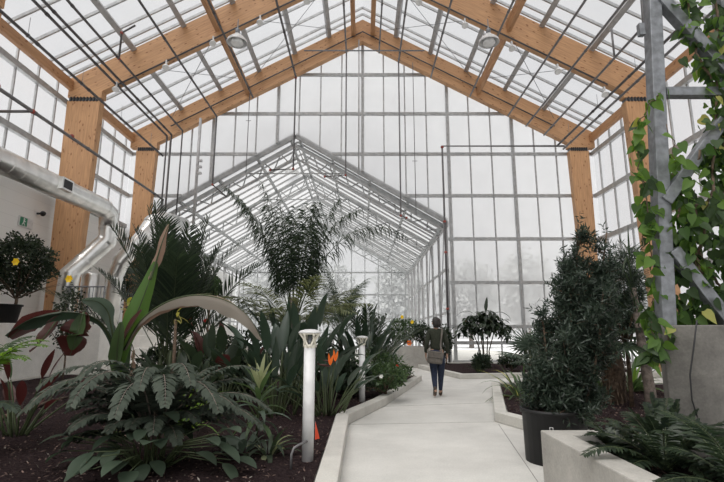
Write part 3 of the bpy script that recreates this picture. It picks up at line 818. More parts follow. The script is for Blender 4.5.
# --- queen palm, centre
b0 = at(291, 9.6, .11)
t = thing('queen_palm', b0, 'tall palm with arching feathery fronds rising behind the nearer bollard', 'palm')
s = MB(); s.tube([b0+V((0, 0, -.05)), b0+V((.02, 0, .8)), b0+V((-.02, 0, 1.5)), b0+V((0, 0, 1.95))], [.13, .11, .10, .07], 12); s.build('trunk', M['greybark'], t)
for k in range(5):
    a = k*1.3; s = MB(); s.tube([b0+V((.2*math.sin(a), .2*math.cos(a), -.05)), b0+V((.3*math.sin(a), .2*math.cos(a), 1.6))], [.04, .025], 7); s.build('stem', M['stem'], t)
spec = [(-1.5, 74, 3.35, 1.3), (-1.2, 80, 3.2, 1.0), (-1.9, 74, 2.7, 1.0), (1.5, 71, 3.5, 2.5), (1.2, 76, 3.0, 1.7), (1.7, 78, 2.7, 1.1), (-.3, 85, 2.3, .5), (2.0, 82, 2.5, .8), (-1.4, 84, 2.6, .5),
        (3.0, 82, 2.3, .6), (1.5, 84, 2.5, .7), (2.7, 76, 2.4, .9), (-2.4, 78, 2.4, .9), (.7, 80, 2.5, .8), (-.8, 80, 2.6, .7), (1.0, 84, 2.2, .4), (-1.1, 86, 2.2, .4)]
for az, el, L, sag in spec:
    add_frond(t, mleaf='l_dark', p=b0+V((.05*math.sin(az), .05*math.cos(az), 1.5)), d=ang(az, math.radians(el)), L=L, sag=sag, leafL=.58, leafW=.021, nl=56, start=.25, droop=1.9, vee=.0, fwd=.35, jit=.45)
for k in range(16):
    az = k*2.39; 
    add_frond(t, mleaf='l_olive', p=b0+V((.1*math.sin(az), .1*math.cos(az), 1.3)), d=ang(az, math.radians(random.uniform(18, 55))), L=random.uniform(1.5, 2.0), sag=random.uniform(.7, 1.0), leafL=.46, leafW=.026, nl=36, start=.2, droop=.7, vee=.2, fwd=.7, jit=.2)

# --- banana, left front
b0 = at(117, 6.6, .11)
t = thing('banana_plant', b0, 'banana plant with one furled upright leaf and a long withered arching leaf', 'banana plant')
s = MB(); s.tube([b0+V((0, 0, -.05)), b0+V((.01, 0, .5)), b0+V((.03, 0, 1.0)), b0+V((.02, 0, 1.3))], [.085, .08, .065, .05], 12); s.build('pseudostem', M['l_mid'], t)
def blade(pts, widths, name, mt, roll=0.0, fold=.5, wav=.0, label=None):
    """banana blade through given spine points; half widths; margins raised by fold"""
    m_ = MB(); m_.sm = True; pts = [V(p) for p in pts]; n = len(pts); fine = []; fw = []
    for i in range(n-1):
        p0 = pts[max(0, i-1)]; p1 = pts[i]; p2 = pts[i+1]; p3 = pts[min(n-1, i+2)]
        for k in range(5):
            u = k/5; fine.append(.5*((2*p1)+(p2-p0)*u+(2*p0-5*p1+4*p2-p3)*u*u+(3*p1-p0-3*p2+p3)*u**3)); fw.append(widths[i]*(1-u)+widths[i+1]*u)
    fine.append(pts[-1]); fw.append(widths[-1]); N = len(fine); vs = []
    for i in range(N):
        tan = (fine[min(i+1, N-1)]-fine[max(i-1, 0)]).normalized(); side = tan.cross(V((0, 0, 1)))
        if side.length < .2: side = tan.cross(V((0, -1, .2)))
        side.normalize(); side = Matrix.Rotation(roll, 3, tan) @ side; nn = side.cross(tan)
        w = fw[i]; z1_, z2_ = (wav*random.uniform(-1, 1)*w for _ in range(2))
        vs += [fine[i]-side*w+nn*(fold*w+z1_), fine[i]-side*w*.5+nn*fold*w*.35, fine[i], fine[i]+side*w*.5+nn*fold*w*.35, fine[i]+side*w+nn*(fold*w+z2_)]
    fs = [(i*5+k, i*5+k+1, i*5+k+6, i*5+k+5) for i in range(N-1) for k in range(4)]
    m_.add(vs, fs); o = m_.build(name, mt, t, label=label)
    rb_ = MB(); rb_.tube(fine, [max(.004, .018*(1-i/N)) for i in range(N)], 6); rb_.build('midrib', M['stem'], o)
    return o
def Pd(px, py, d):
    r = ray(px, py); return V((0, 0, EYE))+r*d
m_bright = leafmat('banana_green', (.06, .13, .03), (.10, .19, .05), .4, .35)
blade([Pd(119, 372, 6.6), Pd(124, 340, 6.6), Pd(135, 318, 6.6), Pd(146, 290, 6.65), Pd(156, 262, 6.7)], [.03, .10, .15, .10, .035], 'leaf', m_bright, roll=-.9, fold=.6, label='bright green unfurling blade')
blade([Pd(150, 280, 6.66), Pd(156, 262, 6.7), Pd(162, 243, 6.7), Pd(169, 224, 6.75)], [.02, .06, .05, .008], 'leaf', M['l_brown'], roll=-.9, fold=1.0, wav=.3, label='withered tan tip of the upright blade')
blade([Pd(124, 350, 6.6), Pd(140, 322, 6.5), Pd(165, 303, 6.3), Pd(195, 295, 6.1), Pd(225, 300, 6.0), Pd(248, 316, 5.9), Pd(262, 340, 5.9)], [.02, .03, .06, .10, .11, .09, .015], 'leaf', [leafmat('fading_leaf', (.17, .15, .125), (.27, .24, .20), .6, .3)], roll=.5, fold=-1.2, wav=.25, label='long withered grey brown arching blade')
blade([Pd(124, 350, 6.62), Pd(140, 324, 6.52), Pd(165, 306, 6.32), Pd(195, 299, 6.12), Pd(225, 305, 6.02), Pd(246, 320, 5.92)], [.01, .04, .07, .08, .08, .02], 'leaf', M['l_brown'], roll=1.3, fold=-.6, wav=.3, label='brown lower half of the withered arching blade')
blade([Pd(117, 365, 6.6), Pd(111, 340, 6.5), Pd(100, 322, 6.4), Pd(82, 314, 6.25), Pd(60, 312, 6.1), Pd(35, 318, 5.9), Pd(6, 336, 5.8)], [.03, .03, .04, .07, .11, .13, .03], 'leaf', M['l_strel'], roll=.5, fold=-.6, wav=.05, label='dark green blade with maroon rib arching to the left')
blade([Pd(60, 312, 6.12), Pd(45, 316, 6.02), Pd(28, 323, 5.9), Pd(10, 338, 5.8)], [.02, .09, .12, .03], 'leaf', M['l_red'], roll=1.2, fold=-.3, wav=.05)
blade([Pd(117, 365, 6.6), Pd(112, 330, 6.6), Pd(108, 312, 6.6), Pd(98, 302, 6.5), Pd(82, 300, 6.4)], [.03, .04, .10, .12, .02], 'leaf', M['l_grey'], roll=.9, fold=-.5)
blade([Pd(84, 312, 6.3), Pd(80, 325, 6.25), Pd(75, 340, 6.2), Pd(70, 356, 6.2)], [.05, .20, .21, .04], 'leaf', M['l_red'], roll=0.2, fold=.25, wav=.25, label='dark maroon hanging blade with ragged brown edge')
blade([Pd(83, 313, 6.22), Pd(80, 325, 6.18), Pd(76, 338, 6.14), Pd(72, 350, 6.14)], [.03, .11, .11, .02], 'leaf', M['l_mid'], roll=.2, fold=.25)
blade([Pd(115, 365, 6.6), Pd(124, 340, 6.5), Pd(134, 322, 6.5), Pd(142, 310, 6.5)], [.03, .07, .08, .02], 'leaf', M['l_red'], roll=1.0, fold=.4, label='maroon backed blade beside the upright one')
blade([Pd(60, 316, 6.2), Pd(50, 330, 6.1), Pd(38, 345, 6.0), Pd(30, 352, 6.0)], [.02, .11, .09, .01], 'leaf', M['l_red'], roll=-.4, fold=.3, wav=.1)
blade([Pd(119, 380, 6.5), Pd(117, 355, 6.45), Pd(119, 335, 6.4), Pd(121, 322, 6.4)], [.05, .09, .07, .02], 'leaf', M['l_mid'], roll=-.2, fold=-.7)
blade([Pd(120, 385, 6.5), Pd(130, 372, 6.4), Pd(134, 350, 6.4)], [.05, .05, .01], 'leaf', M['l_brown'], roll=.6, fold=-.7, wav=.2)

# --- compound-leaved shrub in the left foreground
b0 = at(152, 4.75, .12)
t = thing('feathery_shrub', b0, 'sprawling shrub of arching compound grey green leaves in the left foreground', 'shrub')
s = MB()
for k in range(8):
    a = random.uniform(0, 6.28); s.tube(arc(b0+V((0, 0, -.03)), ang(a, 1.35), .56, 4, .3), [.016, .014, .012, .01, .008], 6)
s.build('stems', M['bark'], t)
spec = [(3.3, 66, 1.6, 2.9), (3.0, 60, 1.5, 2.6), (2.7, 62, 1.6, 2.6), (3.7, 62, 1.55, 2.7), (4.0, 56, 1.4, 2.4), (2.35, 58, 1.55, 2.5), (2.9, 74, 1.4, 3.2), (3.5, 76, 1.4, 3.1), (4.3, 60, 1.3, 2.4), (3.85, 70, 1.5, 2.9), (2.5, 72, 1.5, 3.0), (-2.2, 60, .9, 2.0), (-1.8, 66, .85, 1.7), (-1.3, 74, .75, 1.6), (2.0, 52, 1.2, 2.1), (1.7, 46, 1.35, 1.9), (1.4, 58, 1.15, 1.8),
        (1.1, 72, .9, 1.6), (.2, 76, .7, 1.4), (-.6, 74, .7, 1.4), (2.2, 70, .85, 1.8), (-2.7, 74, .75, 2.0), (1.85, 38, 1.3, 1.8), (2.75, 76, .8, 2.0), (-1.55, 50, .9, 1.9), (-2.5, 44, .85, 1.9), (3.5, 78, .75, 2.2), (1.55, 64, 1.3, 1.9)]
for az, el, L, sag in spec:
    add_frond(t, name='compound_leaf', mleaf='l_fern', mst='greybark', p=b0+V((.10*math.sin(az), .10*math.cos(az), .36)), d=ang(az, math.radians(el)), L=L*.98, sag=sag, leafL=.175, leafW=.044, nl=34, start=.15, droop=.7, vee=.0, fwd=.45, r=.010, jit=.2)
for k in range(16):
    az = 1.2+k*.26; add_frond(t, name='compound_leaf', mleaf='l_fern', mst='greybark', p=b0+V((.1*math.sin(az), .1*math.cos(az), random.uniform(.12, .25))), d=ang(az, math.radians(random.uniform(42, 64))), L=random.uniform(.8, 1.15), sag=2.0, leafL=.165, leafW=.042, nl=28, start=.2, droop=.7, vee=.0, fwd=.45, r=.008, jit=.2)
t.scale = (.97, .97, .84)
# broad-leaved plant under it
b0 = at(150, 4.4, .12)
t = thing('broad_leaved_plant', b0, 'low plant of large oval dull green leaves under the compound leaved shrub', 'plant')
s = MB(); f_ = MB()
for k in range(60):
    a = random.uniform(-PI, PI); r_ = random.uniform(.15, .85); q = b0+V((math.sin(a)*r_*1.0, math.cos(a)*r_*.6-.05, random.uniform(.08, .50)*(1.15-r_*.6)))
    s.tube([b0+V((math.sin(a)*.1, math.cos(a)*.1, -.02)), (b0+q)/2+V((0, 0, .08)), q], [.007, .006, .005], 5)
    f_.leaf(q, ang(a+random.uniform(-.5, .5), random.uniform(-.3, .5)), random.uniform(.18, .30), random.uniform(.11, .16), 6, .6, .2, peak=.45)
s.build('stems', M['stem'], t); f_.build('foliage', leafmat('dull_oval_leaf', (.035, .055, .035), (.070, .098, .066), .55, .2, .3), t)

# --- generic clumps
def strap(name, p, label, cat, mleaf, n, L, W, el=(30, 85), droop=(.5, 1.2), fold=.3, group=None, nseg=6, peak=.35, mix=None, wav=0, part='leaf', spread=.05, azr=None):
    t = thing(name, p, label, cat, group)
    for k in range(n):
        az = k*2.4+random.uniform(-.3, .3) if azr is None else random.uniform(*azr)
        m_ = MB(); L1 = random.uniform(*L)
        m_.leaf(V(p)+V((math.sin(az)*spread, math.cos(az)*spread, -.02)), ang(az, math.radians(random.uniform(*el))), L1, W*random.uniform(.8, 1.15), nseg, random.uniform(*droop), fold, peak=peak, wav=wav)
        m_.build(part, M[mix] if (mix and random.random() < .3) else M[mleaf], t)
    return t
def stalked(name, p, label, cat, mleaf, n, H, L, W, el=(55, 88), group=None, flowers=0, droop=(.2, .8), spread=.15, mix=None, azs=None):
    """clump of paddle leaves on long stalks (strelitzia, canna)"""
    t = thing(name, p, label, cat, group); p = V(p)
    for k in range(n):
        az = k*2.4+random.uniform(-.4, .4); e_ = math.radians(random.uniform(*el)); h = random.uniform(*H)
        q0 = p+V((math.sin(az)*spread*random.random(), math.cos(az)*spread*random.random(), -.03)); pts = arc(q0, ang(az, e_), h, 5, .25)
        s = MB(); s.cm = 1; s.tube(pts, [.014, .013, .012, .011, .010, .008], 5); s.cm = 0
        d = (pts[-1]-pts[-2]).normalized(); L1 = random.uniform(*L)
        s.leaf(pts[-1], d, L1, W*random.uniform(.8, 1.2), 7, random.uniform(*droop), .35, peak=.4, wav=.03)
        s.build('leaf', [M[mix] if (mix and random.random() < .3) else M[mleaf], M['stem']], t)
    return t
def crane_flower(t, p, top, sgn=1):
    """bird of paradise flower: long stalk, beak bract, orange sepals"""
    s = MB(); s.tube([p, (V(p)+V(top))/2+V((-.03*sgn, 0, .05)), top], [.011, .010, .009], 6); f = s.build('flower_stalk', M['stem'], t)
    b_ = MB(); b_.tube([top, V(top)+V((-.08*sgn, -.02, .01)), V(top)+V((-.18*sgn, -.03, .03))], [.014, .018, .002], 7); b_.build('bract', M['l_red'], f)
    o = MB()
    for a, L in ((75, .16), (96, .18)): o.leaf(top, V((math.cos(math.radians(a))*sgn, -.15, math.sin(math.radians(a)))), L, .036, 4, 0, .4, up=(0, -1, .2), peak=.45)
    o.build('petals', M['orange'], f)
# bird-of-paradise clumps
s1 = stalked('bird_of_paradise', at(276, 7.4, .11), 'dense clump of dark leathery paddle leaves left of the nearer bollard', 'bird of paradise', 'l_strel', 34, (.5, 1.15), (.45, .75), .17, spread=.35)
s2 = stalked('bird_of_paradise', at(328, 7.4, .11), 'bird of paradise clump with an orange flower between the two bollards', 'bird of paradise', 'l_strel', 30, (.3, .75), (.35, .55), .13, (35, 85), spread=.28)
crane_flower(s2, at(328, 7.3, .11), Pd(330, 366, 6.6))
crane_flower(s2, at(330, 7.3, .11), Pd(335, 362, 6.7))
s3 = stalked('bird_of_paradise', at(300, 8.4, .11), 'tall leathery leaved clump at the foot of the central palm', 'bird of paradise', 'l_strel', 30, (.7, 1.4), (.5, .8), .18, spread=.4)
s4 = stalked('bird_of_paradise', at(362, 11.0, .11), 'upright leathery leaved clump behind the farther bollard', 'bird of paradise', 'l_strel', 30, (.6, 1.3), (.6, .95), .15, (50, 85), spread=.4)
s5 = stalked('canna_plant', at(222, 8.0, .11), 'broad dark leaved canna clump under the withered banana leaf', 'canna', 'l_dark', 20, (.5, 1.1), (.4, .6), .2, spread=.35, mix='l_red')
s6 = stalked('canna_plant', at(180, 7.2, .11), 'low dark leaved clump beneath the left palm', 'canna', 'l_dark', 22, (.3, .8), (.3, .5), .14, (35, 80), spread=.4)
# young palm with stiff fronds right of centre
b0 = at(372, 12.2, .11)
t = thing('young_palm', b0, 'young palm with stiff upright fronds behind the farther bollard', 'palm')
for k in range(14):
    az = k*2.4; add_frond(t, mleaf='l_dark', p=b0+V((0, 0, .25)), d=ang(az, math.radians(random.uniform(40, 82))), L=random.uniform(1.4, 2.0), sag=.7, leafL=.42, leafW=.035, nl=20, start=.3, droop=.25, vee=.4, fwd=.9)
b0 = at(340, 13.2, .11)
t = thing('young_palm', b0, 'slender drooping palm right of the tall central palm', 'palm')
s = MB(); s.tube([b0, b0+V((0, 0, 1.3))], [.07, .05], 8); s.build('trunk', M['greybark'], t)
for k in range(13):
    az = k*2.4; add_frond(t, mleaf='l_palm', p=b0+V((0, 0, 1.2)), d=ang(az, math.radians(random.uniform(35, 84))), L=random.uniform(1.4, 2.1), sag=1.4, leafL=.36, leafW=.028, nl=28, start=.2, droop=.8, vee=.1, fwd=.6)
# cordyline with pink striped leaves
b0 = at(256, 5.6, .11)
t = thing('striped_cordyline', b0, 'young cordyline with cream striped top leaves left of the nearer bollard', 'cordyline')
s = MB(); s.tube([b0+V((0, 0, -.03)), b0+V((.02, 0, .4)), b0+V((.03, 0, .62))], [.016, .013, .01], 7); s.build('stem', M['stem'], t)
for k in range(30):
    az = k*2.4; h = .15+.5*k/30; m_ = MB(); e_ = math.radians(10+68*(k/30)**1.2+random.uniform(-8, 8))
    m_.leaf(b0+V((.02, 0, h)), ang(az, e_), random.uniform(.34, .48), .065, 6, random.uniform(.6, 1.3)*(1.15-k/30), .35, peak=.4); m_.build('leaf', M['l_pink'] if k > 23 else (M['l_mid'] if k % 3 else M['l_grey']), t)
b0 = at(268, 4.95, .12)
strap('striped_cordyline', b0, 'low rosette of drooping cream edged leaves at the foot of the cordyline', 'cordyline', 'l_dark', 20, (.3, .45), .055, (20, 75), (.7, 1.5), mix='l_pink')
b0 = at(240, 5.1, .12)
strap('jade_plant', b0, 'small rosette of rounded blue green leaves at the right end of the shrub', 'plant', 'l_grey', 14, (.18, .28), .085, (30, 75), (.2, .6), peak=.6, spread=.1)
b0 = at(172, 6.0, .12)
strap('grassy_plant', b0, 'tuft of bright green arching strap leaves behind the compound leaved shrub', 'plant', 'l_bright', 44, (.5, .8), .032, (35, 85), (.6, 1.4), spread=.22)
# maroon plant left edge
b0 = at(16, 5.9, .12)
stalked('maroon_cordyline', b0, 'dark maroon leaved plant with long stalks at the left edge', 'cordyline', 'l_red', 20, (.35, .8), (.35, .55), .09, (40, 85), mix='l_mid', spread=.18)
b0 = at(-42, 4.9, .12)
t = thing('tree_fern', b0, 'bright green fern fronds reaching in at the left edge', 'fern')
for az, el, L, m2 in ((1.5, 62, 1.0, 'l_bright'), (1.2, 66, .95, 'l_bright'), (1.8, 58, .9, 'l_bright'), (2.2, 66, .9, 'l_mid'), (1.7, 45, .7, 'l_grey'), (2.4, 40, .7, 'l_grey'), (.6, 70, .9, 'l_mid'), (-1, 70, .8, 'l_mid'), (3.3, 60, .8, 'l_mid')):
    add_frond(t, mleaf=m2, p=b0+V((0, 0, .55 if m2 != 'l_grey' else .3)), d=ang(az, math.radians(el)), L=L, sag=1.7, leafL=.17, leafW=.035, nl=26, start=.15, droop=.5, vee=.05, fwd=.35)
a = MB(); a.tube([on_z(0, 418, .13), on_z(22, 411, .16), on_z(48, 402, .15), on_z(68, 397, .13)], [.03, .028, .025, .02], 8); tag(a.build('fallen_branch', M['bark']), 'thick brown branch lying on the soil at left', 'branch')
a = MB(); pp = [on_z(298, 470, .12), on_z(291, 462, .14)]; q0 = at(291, 4.45, .10)
a.tube([q0, q0+V((.0, 0, .13)), q0+V((.02, .02, .18)), q0+V((.06, .05, .2)), q0+V((.12, .2, .2))], .012, 7)
tag(a.build('irrigation_hose', M['greypipe']), 'grey bent tube sticking out of the soil beside the nearer bollard', 'hose')
# red marker flag
def flag(p, label, h=.22, m_='orange'):
    t = thing('marker_flag', p, label, 'flag'); p = V(p)
    a = MB(); a.tube([p+V((0, 0, -.03)), p+V((0, 0, h))], .003, 5); a.build('wire', M['galv'], t)
    a = MB(); a.add([p+V((0, -.004, h)), p+V((.0, -.004, .02)), p+V((.055, -.03, .04)), p+V((0, .004, h)), p+V((.0, .004, .02)), p+V((.055, -.022, .04))], [(0, 1, 2), (3, 5, 4), (0, 2, 5, 3), (1, 4, 5, 2)]); a.build('pennant', plain('flag_red', (.75, .09, .04), .6), t)
flag(at(315, 5.5, .12), 'small red marker flag stuck in the soil right of the nearer bollard')

# --- bushes made of many small leaves
def bush(name, p, label, cat, mleaf, n, rad, leafL, leafW, group=None, trunk=None, layers=1.0, tuft=0, flowers=None, kind_leaf='dia', twigs=14, mstem='bark', tmul=1.0, shape=None, bare=.0):
    t = thing(name, p, label, cat, group); p = V(p); rx, ry, rz = rad; c = p+V((0, 0, (trunk or 0)+rz))
    lf = MB(); s = MB()
    if trunk is not None:
        s.tube([p+V((0, 0, -.04)), p+V((.02, 0, trunk*.5)), c-V((0, 0, rz*.5))], [.035*tmul, .03*tmul, .02*tmul], 7)
    for k in range(twigs):
        d = rvec(); d.z = abs(d.z)*.8+.1; e_ = c+V((d.x*rx, d.y*ry, (d.z*2-1)*rz*.8)); b_ = p+V((0, 0, (trunk or 0)*.9))
        s.tube([b_, b_.lerp(e_, .5)+V((0, 0, .05)), e_], [.012*tmul, .008*tmul, .004], 5)
    if s.v: s.build('stems', M[mstem], t)
    done = 0
    while done < n:
        d = rvec(); r_ = random.uniform(.45, 1.05)**.6
        k_ = .78+.35*noise.noise(d*2.1+p)
        q = c+V((d.x*rx, d.y*ry, d.z*rz))*r_*k_
        if shape and not shape((q-p)): continue
        if tuft:
            ax = (d+rvec()*.7+V((0, 0, .5))).normalized()
            for _ in range(tuft):
                dd = (ax*.6+rvec()).normalized(); lf.dia(q+ax*random.uniform(0, .05), dd, leafL*random.uniform(.7, 1.2), leafW)
            done += tuft
        else:
            dd = (d*.5+rvec()).normalized()
            if kind_leaf == 'dia': lf.dia(q, dd, leafL*random.uniform(.7, 1.2), leafW)
            else: lf.leaf(q, dd, leafL*random.uniform(.7, 1.2), leafW, 4, .6, .25)
            done += 1
    lf.build('foliage', M[mleaf], t)
    if flowers:
        for fm, pts, sz in flowers:
            for q in pts:
                f = MB()
                for k in range(6): a = k*PI/3; f.leaf(q, V((math.cos(a), -.5, math.sin(a))), sz, sz*.7, 3, .1, .2, up=(0, -1, 0), peak=.6)
                f.build('flower', M[fm], t)
    return t
# hibiscus in the black tub on the terrace
pt = at(6, 17.6, 1.71); pt.y = 18.5
pt.x = (6-362)/480*(18.5*CP)
def tub(p, r, h, label, r2=None):
    t = thing('plant_pot', p, label, 'pot'); a = MB(); r2 = r2 or r*.82
    a.lathe(p, [(.001, 0), (r2, 0), (r, h), (r*1.05, h), (r*1.05, h-.05*h-.01), (r*1.06, h+.01), (r*.98, h+.01), (r*.95, h*.9), (.001, h*.9)], 28); a.build('pot_body', M['black'], t)
    s = MB(); s.lathe(p, [(r*.93, h*.9+.004), (.001, h*.93)], 24); s.build('potting_soil', M['soil'], t)
    return t
hp = V((-8.95, 12.9, 0)); 
pt = at(10, 12.6, .12)
# raised table-like kerb block carries the tub
q = at(8, 13.2, 0.12)
a = MB(); a.prism([(-10.7, 13.0), (-9.42, 13.0), (-9.42, 15.32), (-8.2, 15.32), (-8.2, 15.97), (-10.7, 15.97)], .001, 1.62); tag(a.build('concrete_plinth', M['terrace'], bevel=.02), 'pale concrete wall carrying the black tub at the left edge', 'plinth')
q = V((-9.93, 13.35, 1.621)); tub(q, .46, .5, 'black plastic tub at the left edge holding a small tree')
c = V((q.x+.35, q.y, q.z+.46))
bush('hibiscus_tree', c, 'round dark hibiscus tree with yellow flowers growing in the black tub', 'tree', 'l_dark', 5600, (1.1, .9, 1.0), .10, .06, trunk=.22, tmul=1.4,
     flowers=[('yellow', [Pd(17, 262, 12.5)], .12)])
b0 = at(62, 12.6, .12)
bush('hibiscus_shrub', b0, 'thin dark hibiscus shrub with one yellow flower below the duct', 'shrub', 'l_dark', 800, (.5, .5, 1.0), .10, .06, trunk=.7, tmul=.8, flowers=[('yellow', [Pd(70, 279, 12.2)], .12)])
b0 = at(118, 17.2, 1.7); b0 = V((-8.4, 20.0, 1.7))
bush('ivy_screen', V((-9.3, 19.8, 1.7)), 'dark climbing foliage behind the ducts', 'climber', 'l_dark', 2000, (.95, .45, 1.9), .13, .08, trunk=.3)
a = MB()
for k in range(7): a.leaf(Pd(118+random.uniform(-3, 3), 300, 8.6), ang(random.uniform(-1.5, 1.5), -.3), .2, .1, 4, .5, .3)
bush('yellow_flowered_plant', at(120, 8.5, .11), 'thin stem with yellow leaves in front of the left palm', 'plant', 'l_yellow', 9, (.12, .12, .15), .18, .07, trunk=1.55, kind_leaf='leaf', twigs=3)
bush('yellow_flowered_plant', at(169, 7.4, .11), 'yellow bloom on a stalk under the arching banana leaf', 'plant', 'l_yellow', 6, (.04, .04, .14), .20, .05, trunk=1.38, kind_leaf='leaf', twigs=1)
# topiary ball
b0 = at(205, 15.2, .11)
t = thing('topiary_ball', b0, 'clipped round ball topiary seen between the two palms', 'topiary'); s = MB(); s.tube([b0, b0+V((0, 0, 2.5))], [.04, .035], 8); s.build('stem', M['bark'], t)
f_ = MB(); c = b0+V((0, 0, 2.75))
for k in range(2600):
    d = rvec(); f_.dia(c+d*.36*random.uniform(.85, 1.02), (d+rvec()*.8).normalized(), .06, .035)
f_.ball(c, .31, 12, 8)
f_.build('foliage', M['l_mid'], t)
# mixed shrubs mid distance left of path
bush('flowering_shrub', at(385, 9.6, .11), 'low leafy shrub with small white flowers beside the farther bollard', 'shrub', 'l_mid', 1500, (.55, .5, .33), .075, .04, trunk=.05, flowers=[('whitepetal', [Pd(381, 376, 9.1), Pd(369, 366, 9.2)], .05)])
bush('flowering_shrub', at(376, 10.8, .11), 'leafy green shrub behind the farther bollard', 'shrub', 'l_mid', 1400, (.65, .5, .45), .08, .045, trunk=.05, flowers=[('redpetal', [Pd(397, 366, 10.4), Pd(392, 369, 10.2)], .04)])
bush('low_shrub', at(398, 12.3, .11), 'low green shrub near the tip of the left bed', 'shrub', 'l_mid', 900, (.5, .45, .25), .07, .04, trunk=.03)
b0 = at(388, 13.2, .11)
strap('silver_grass', b0, 'spiky silvery grey tuft at the back of the left bed', 'plant', 'l_silver', 110, (.8, 1.25), .028, (25, 88), (.2, .7), spread=.25, nseg=4) if False else None
t = thing('silver_grass', b0, 'spiky silvery grey bush at the back of the left bed', 'shrub')
f_ = MB()
for k in range(700):
    az = random.uniform(0, 6.28); e_ = random.uniform(.2, 1.5); f_.leaf(b0+ang(az, e_)*random.uniform(.05, .55)+V((0, 0, .05)), ang(az, e_+random.uniform(-.3, .3)), random.uniform(.3, .6), .016, 2, .3, .2)
f_.build('foliage', M['l_silver'], t)
# dark understory filling behind the bollards and left palm
for i, (px, d, r, hgt, lab) in enumerate(((236, 9.2, (.75, .5, .45), 0, 'dark leafy shrub under the central palm, on its left'), (322, 10.2, (.8, .5, .5), 0, 'dark leafy shrub under the central palm, on its right'),
      (168, 10.5, (.9, .6, .5), 0, 'dark leafy shrub at the foot of the left palm'), (250, 12.8, (1.1, .5, .7), 0, 'dark bush behind the central palm'), (350, 9.3, (.5, .4, .3), 0, 'low dark shrub right behind the orange flower'),
      (205, 13.6, (.9, .6, .6), 0, 'dark bush below the clipped ball'))):
    bush('understory_shrub', at(px, d, .11), lab, 'shrub', 'l_dark', 1500, r, .13, .06, trunk=.05)
# pots and people glimpsed: red flowers
bush('red_flowered_plant', at(206, 11.4, .11), 'plant with small red flowers below the withered leaf', 'plant', 'l_mid', 500, (.35, .3, .4), .09, .05, trunk=.5, flowers=[('redpetal', [Pd(206, 321, 11), Pd(190, 318, 11), Pd(192, 325, 10.9)], .07)])
# box planter plants
def stay(q): return True
bush('flowering_shrub', at(405, 20.2, .77)+V((0, .25, 0)), 'tall loose shrub with yellow flowers in the box planter', 'shrub', 'l_mid', 1500, (.85, .3, .62), .11, .06, trunk=.12,
     flowers=[('yellow', [Pd(402, 317, 20), Pd(412, 322, 20)], .09), ('orange', [Pd(409, 343, 19.6)], .14)])
bush('flowering_shrub', V((2.55, 20.35, .77)), 'dark leafy shrub behind the woman in the box planter', 'shrub', 'l_dark', 900, (.5, .3, .5), .11, .06, trunk=.1)
bush('leafy_shrub', V((3.45, 20.3, .12)), 'dark shrub against the glass right behind the woman', 'shrub', 'l_dark', 900, (.35, .4, .75), .11, .06, trunk=.2)
# umbrella tree of the far bed
b0 = V((4.55, 18.2, .11))
t = thing('umbrella_tree', b0, 'small umbrella shaped tree with large glossy leaves in the far bed', 'tree')
s = MB()
for k, (dx, dy) in enumerate(((-.35, 0), (-.1, .1), (.1, -.1), (.32, .05), (.0, .2))):
    s.tube([b0+V((dx*.6, dy, -.03)), b0+V((dx*.5, dy, .6)), b0+V((dx*1.2, dy, 1.3)), b0+V((dx*2.0, dy*2, 1.75))], [.025, .022, .018, .012], 6)
s.build('stems', M['bark'], t)
f_ = MB()
for k in range(420):
    a = random.uniform(0, 6.28); r_ = random.uniform(0, 1)**.6; q = b0+V((math.cos(a)*r_*1.0, math.sin(a)*r_*.7, 2.0-.65*r_*r_+random.uniform(-.35, .12)))
    f_.leaf(q, ang(random.uniform(0, 6.28), random.uniform(-.5, .3)), .34, .12, 5, .8, .25)
f_.leaf(b0+V((.1, 0, 2.0)), ang(.6, 1.3), .65, .14, 6, .25, .4)
for a, e_ in ((1.5, .6), (-1.5, .7)): f_.leaf(b0+V((.3*math.sin(a), 0, 1.9)), ang(a, e_), .9, .10, 6, 1.3, .3)
f_.build('foliage', M['l_dark'], t)
for i, (x, y, r, lab, mm) in enumerate(((3.9, 16.1, (.35, .3, .25), 'low spiky dark plant at the front of the far bed', 'l_dark'), (5.9, 17.0, (.5, .4, .5), 'dark shrub at the right of the far bed', 'l_dark'), (5.0, 16.6, (.5, .3, .22), 'low shrub under the umbrella tree', 'l_dark'), (6.8, 18.5, (.7, .6, .8), 'leafy bush by the glazing behind the black pot shrub', 'l_mid'), (8.4, 18.0, (.9, .7, .9), 'bush by the glazing at the far right corner', 'l_mid'))):
    bush('leafy_shrub', V((x, y, .11)), lab, 'shrub', mm, 700, r, .12, .05, trunk=.1)
strap('strap_leaved_plant', V((3.75, 15.9, .11)), 'upright thin leaved plant at the left front of the far bed', 'plant', 'l_dark', 18, (.35, .6), .05, (35, 85), (.3, .9))

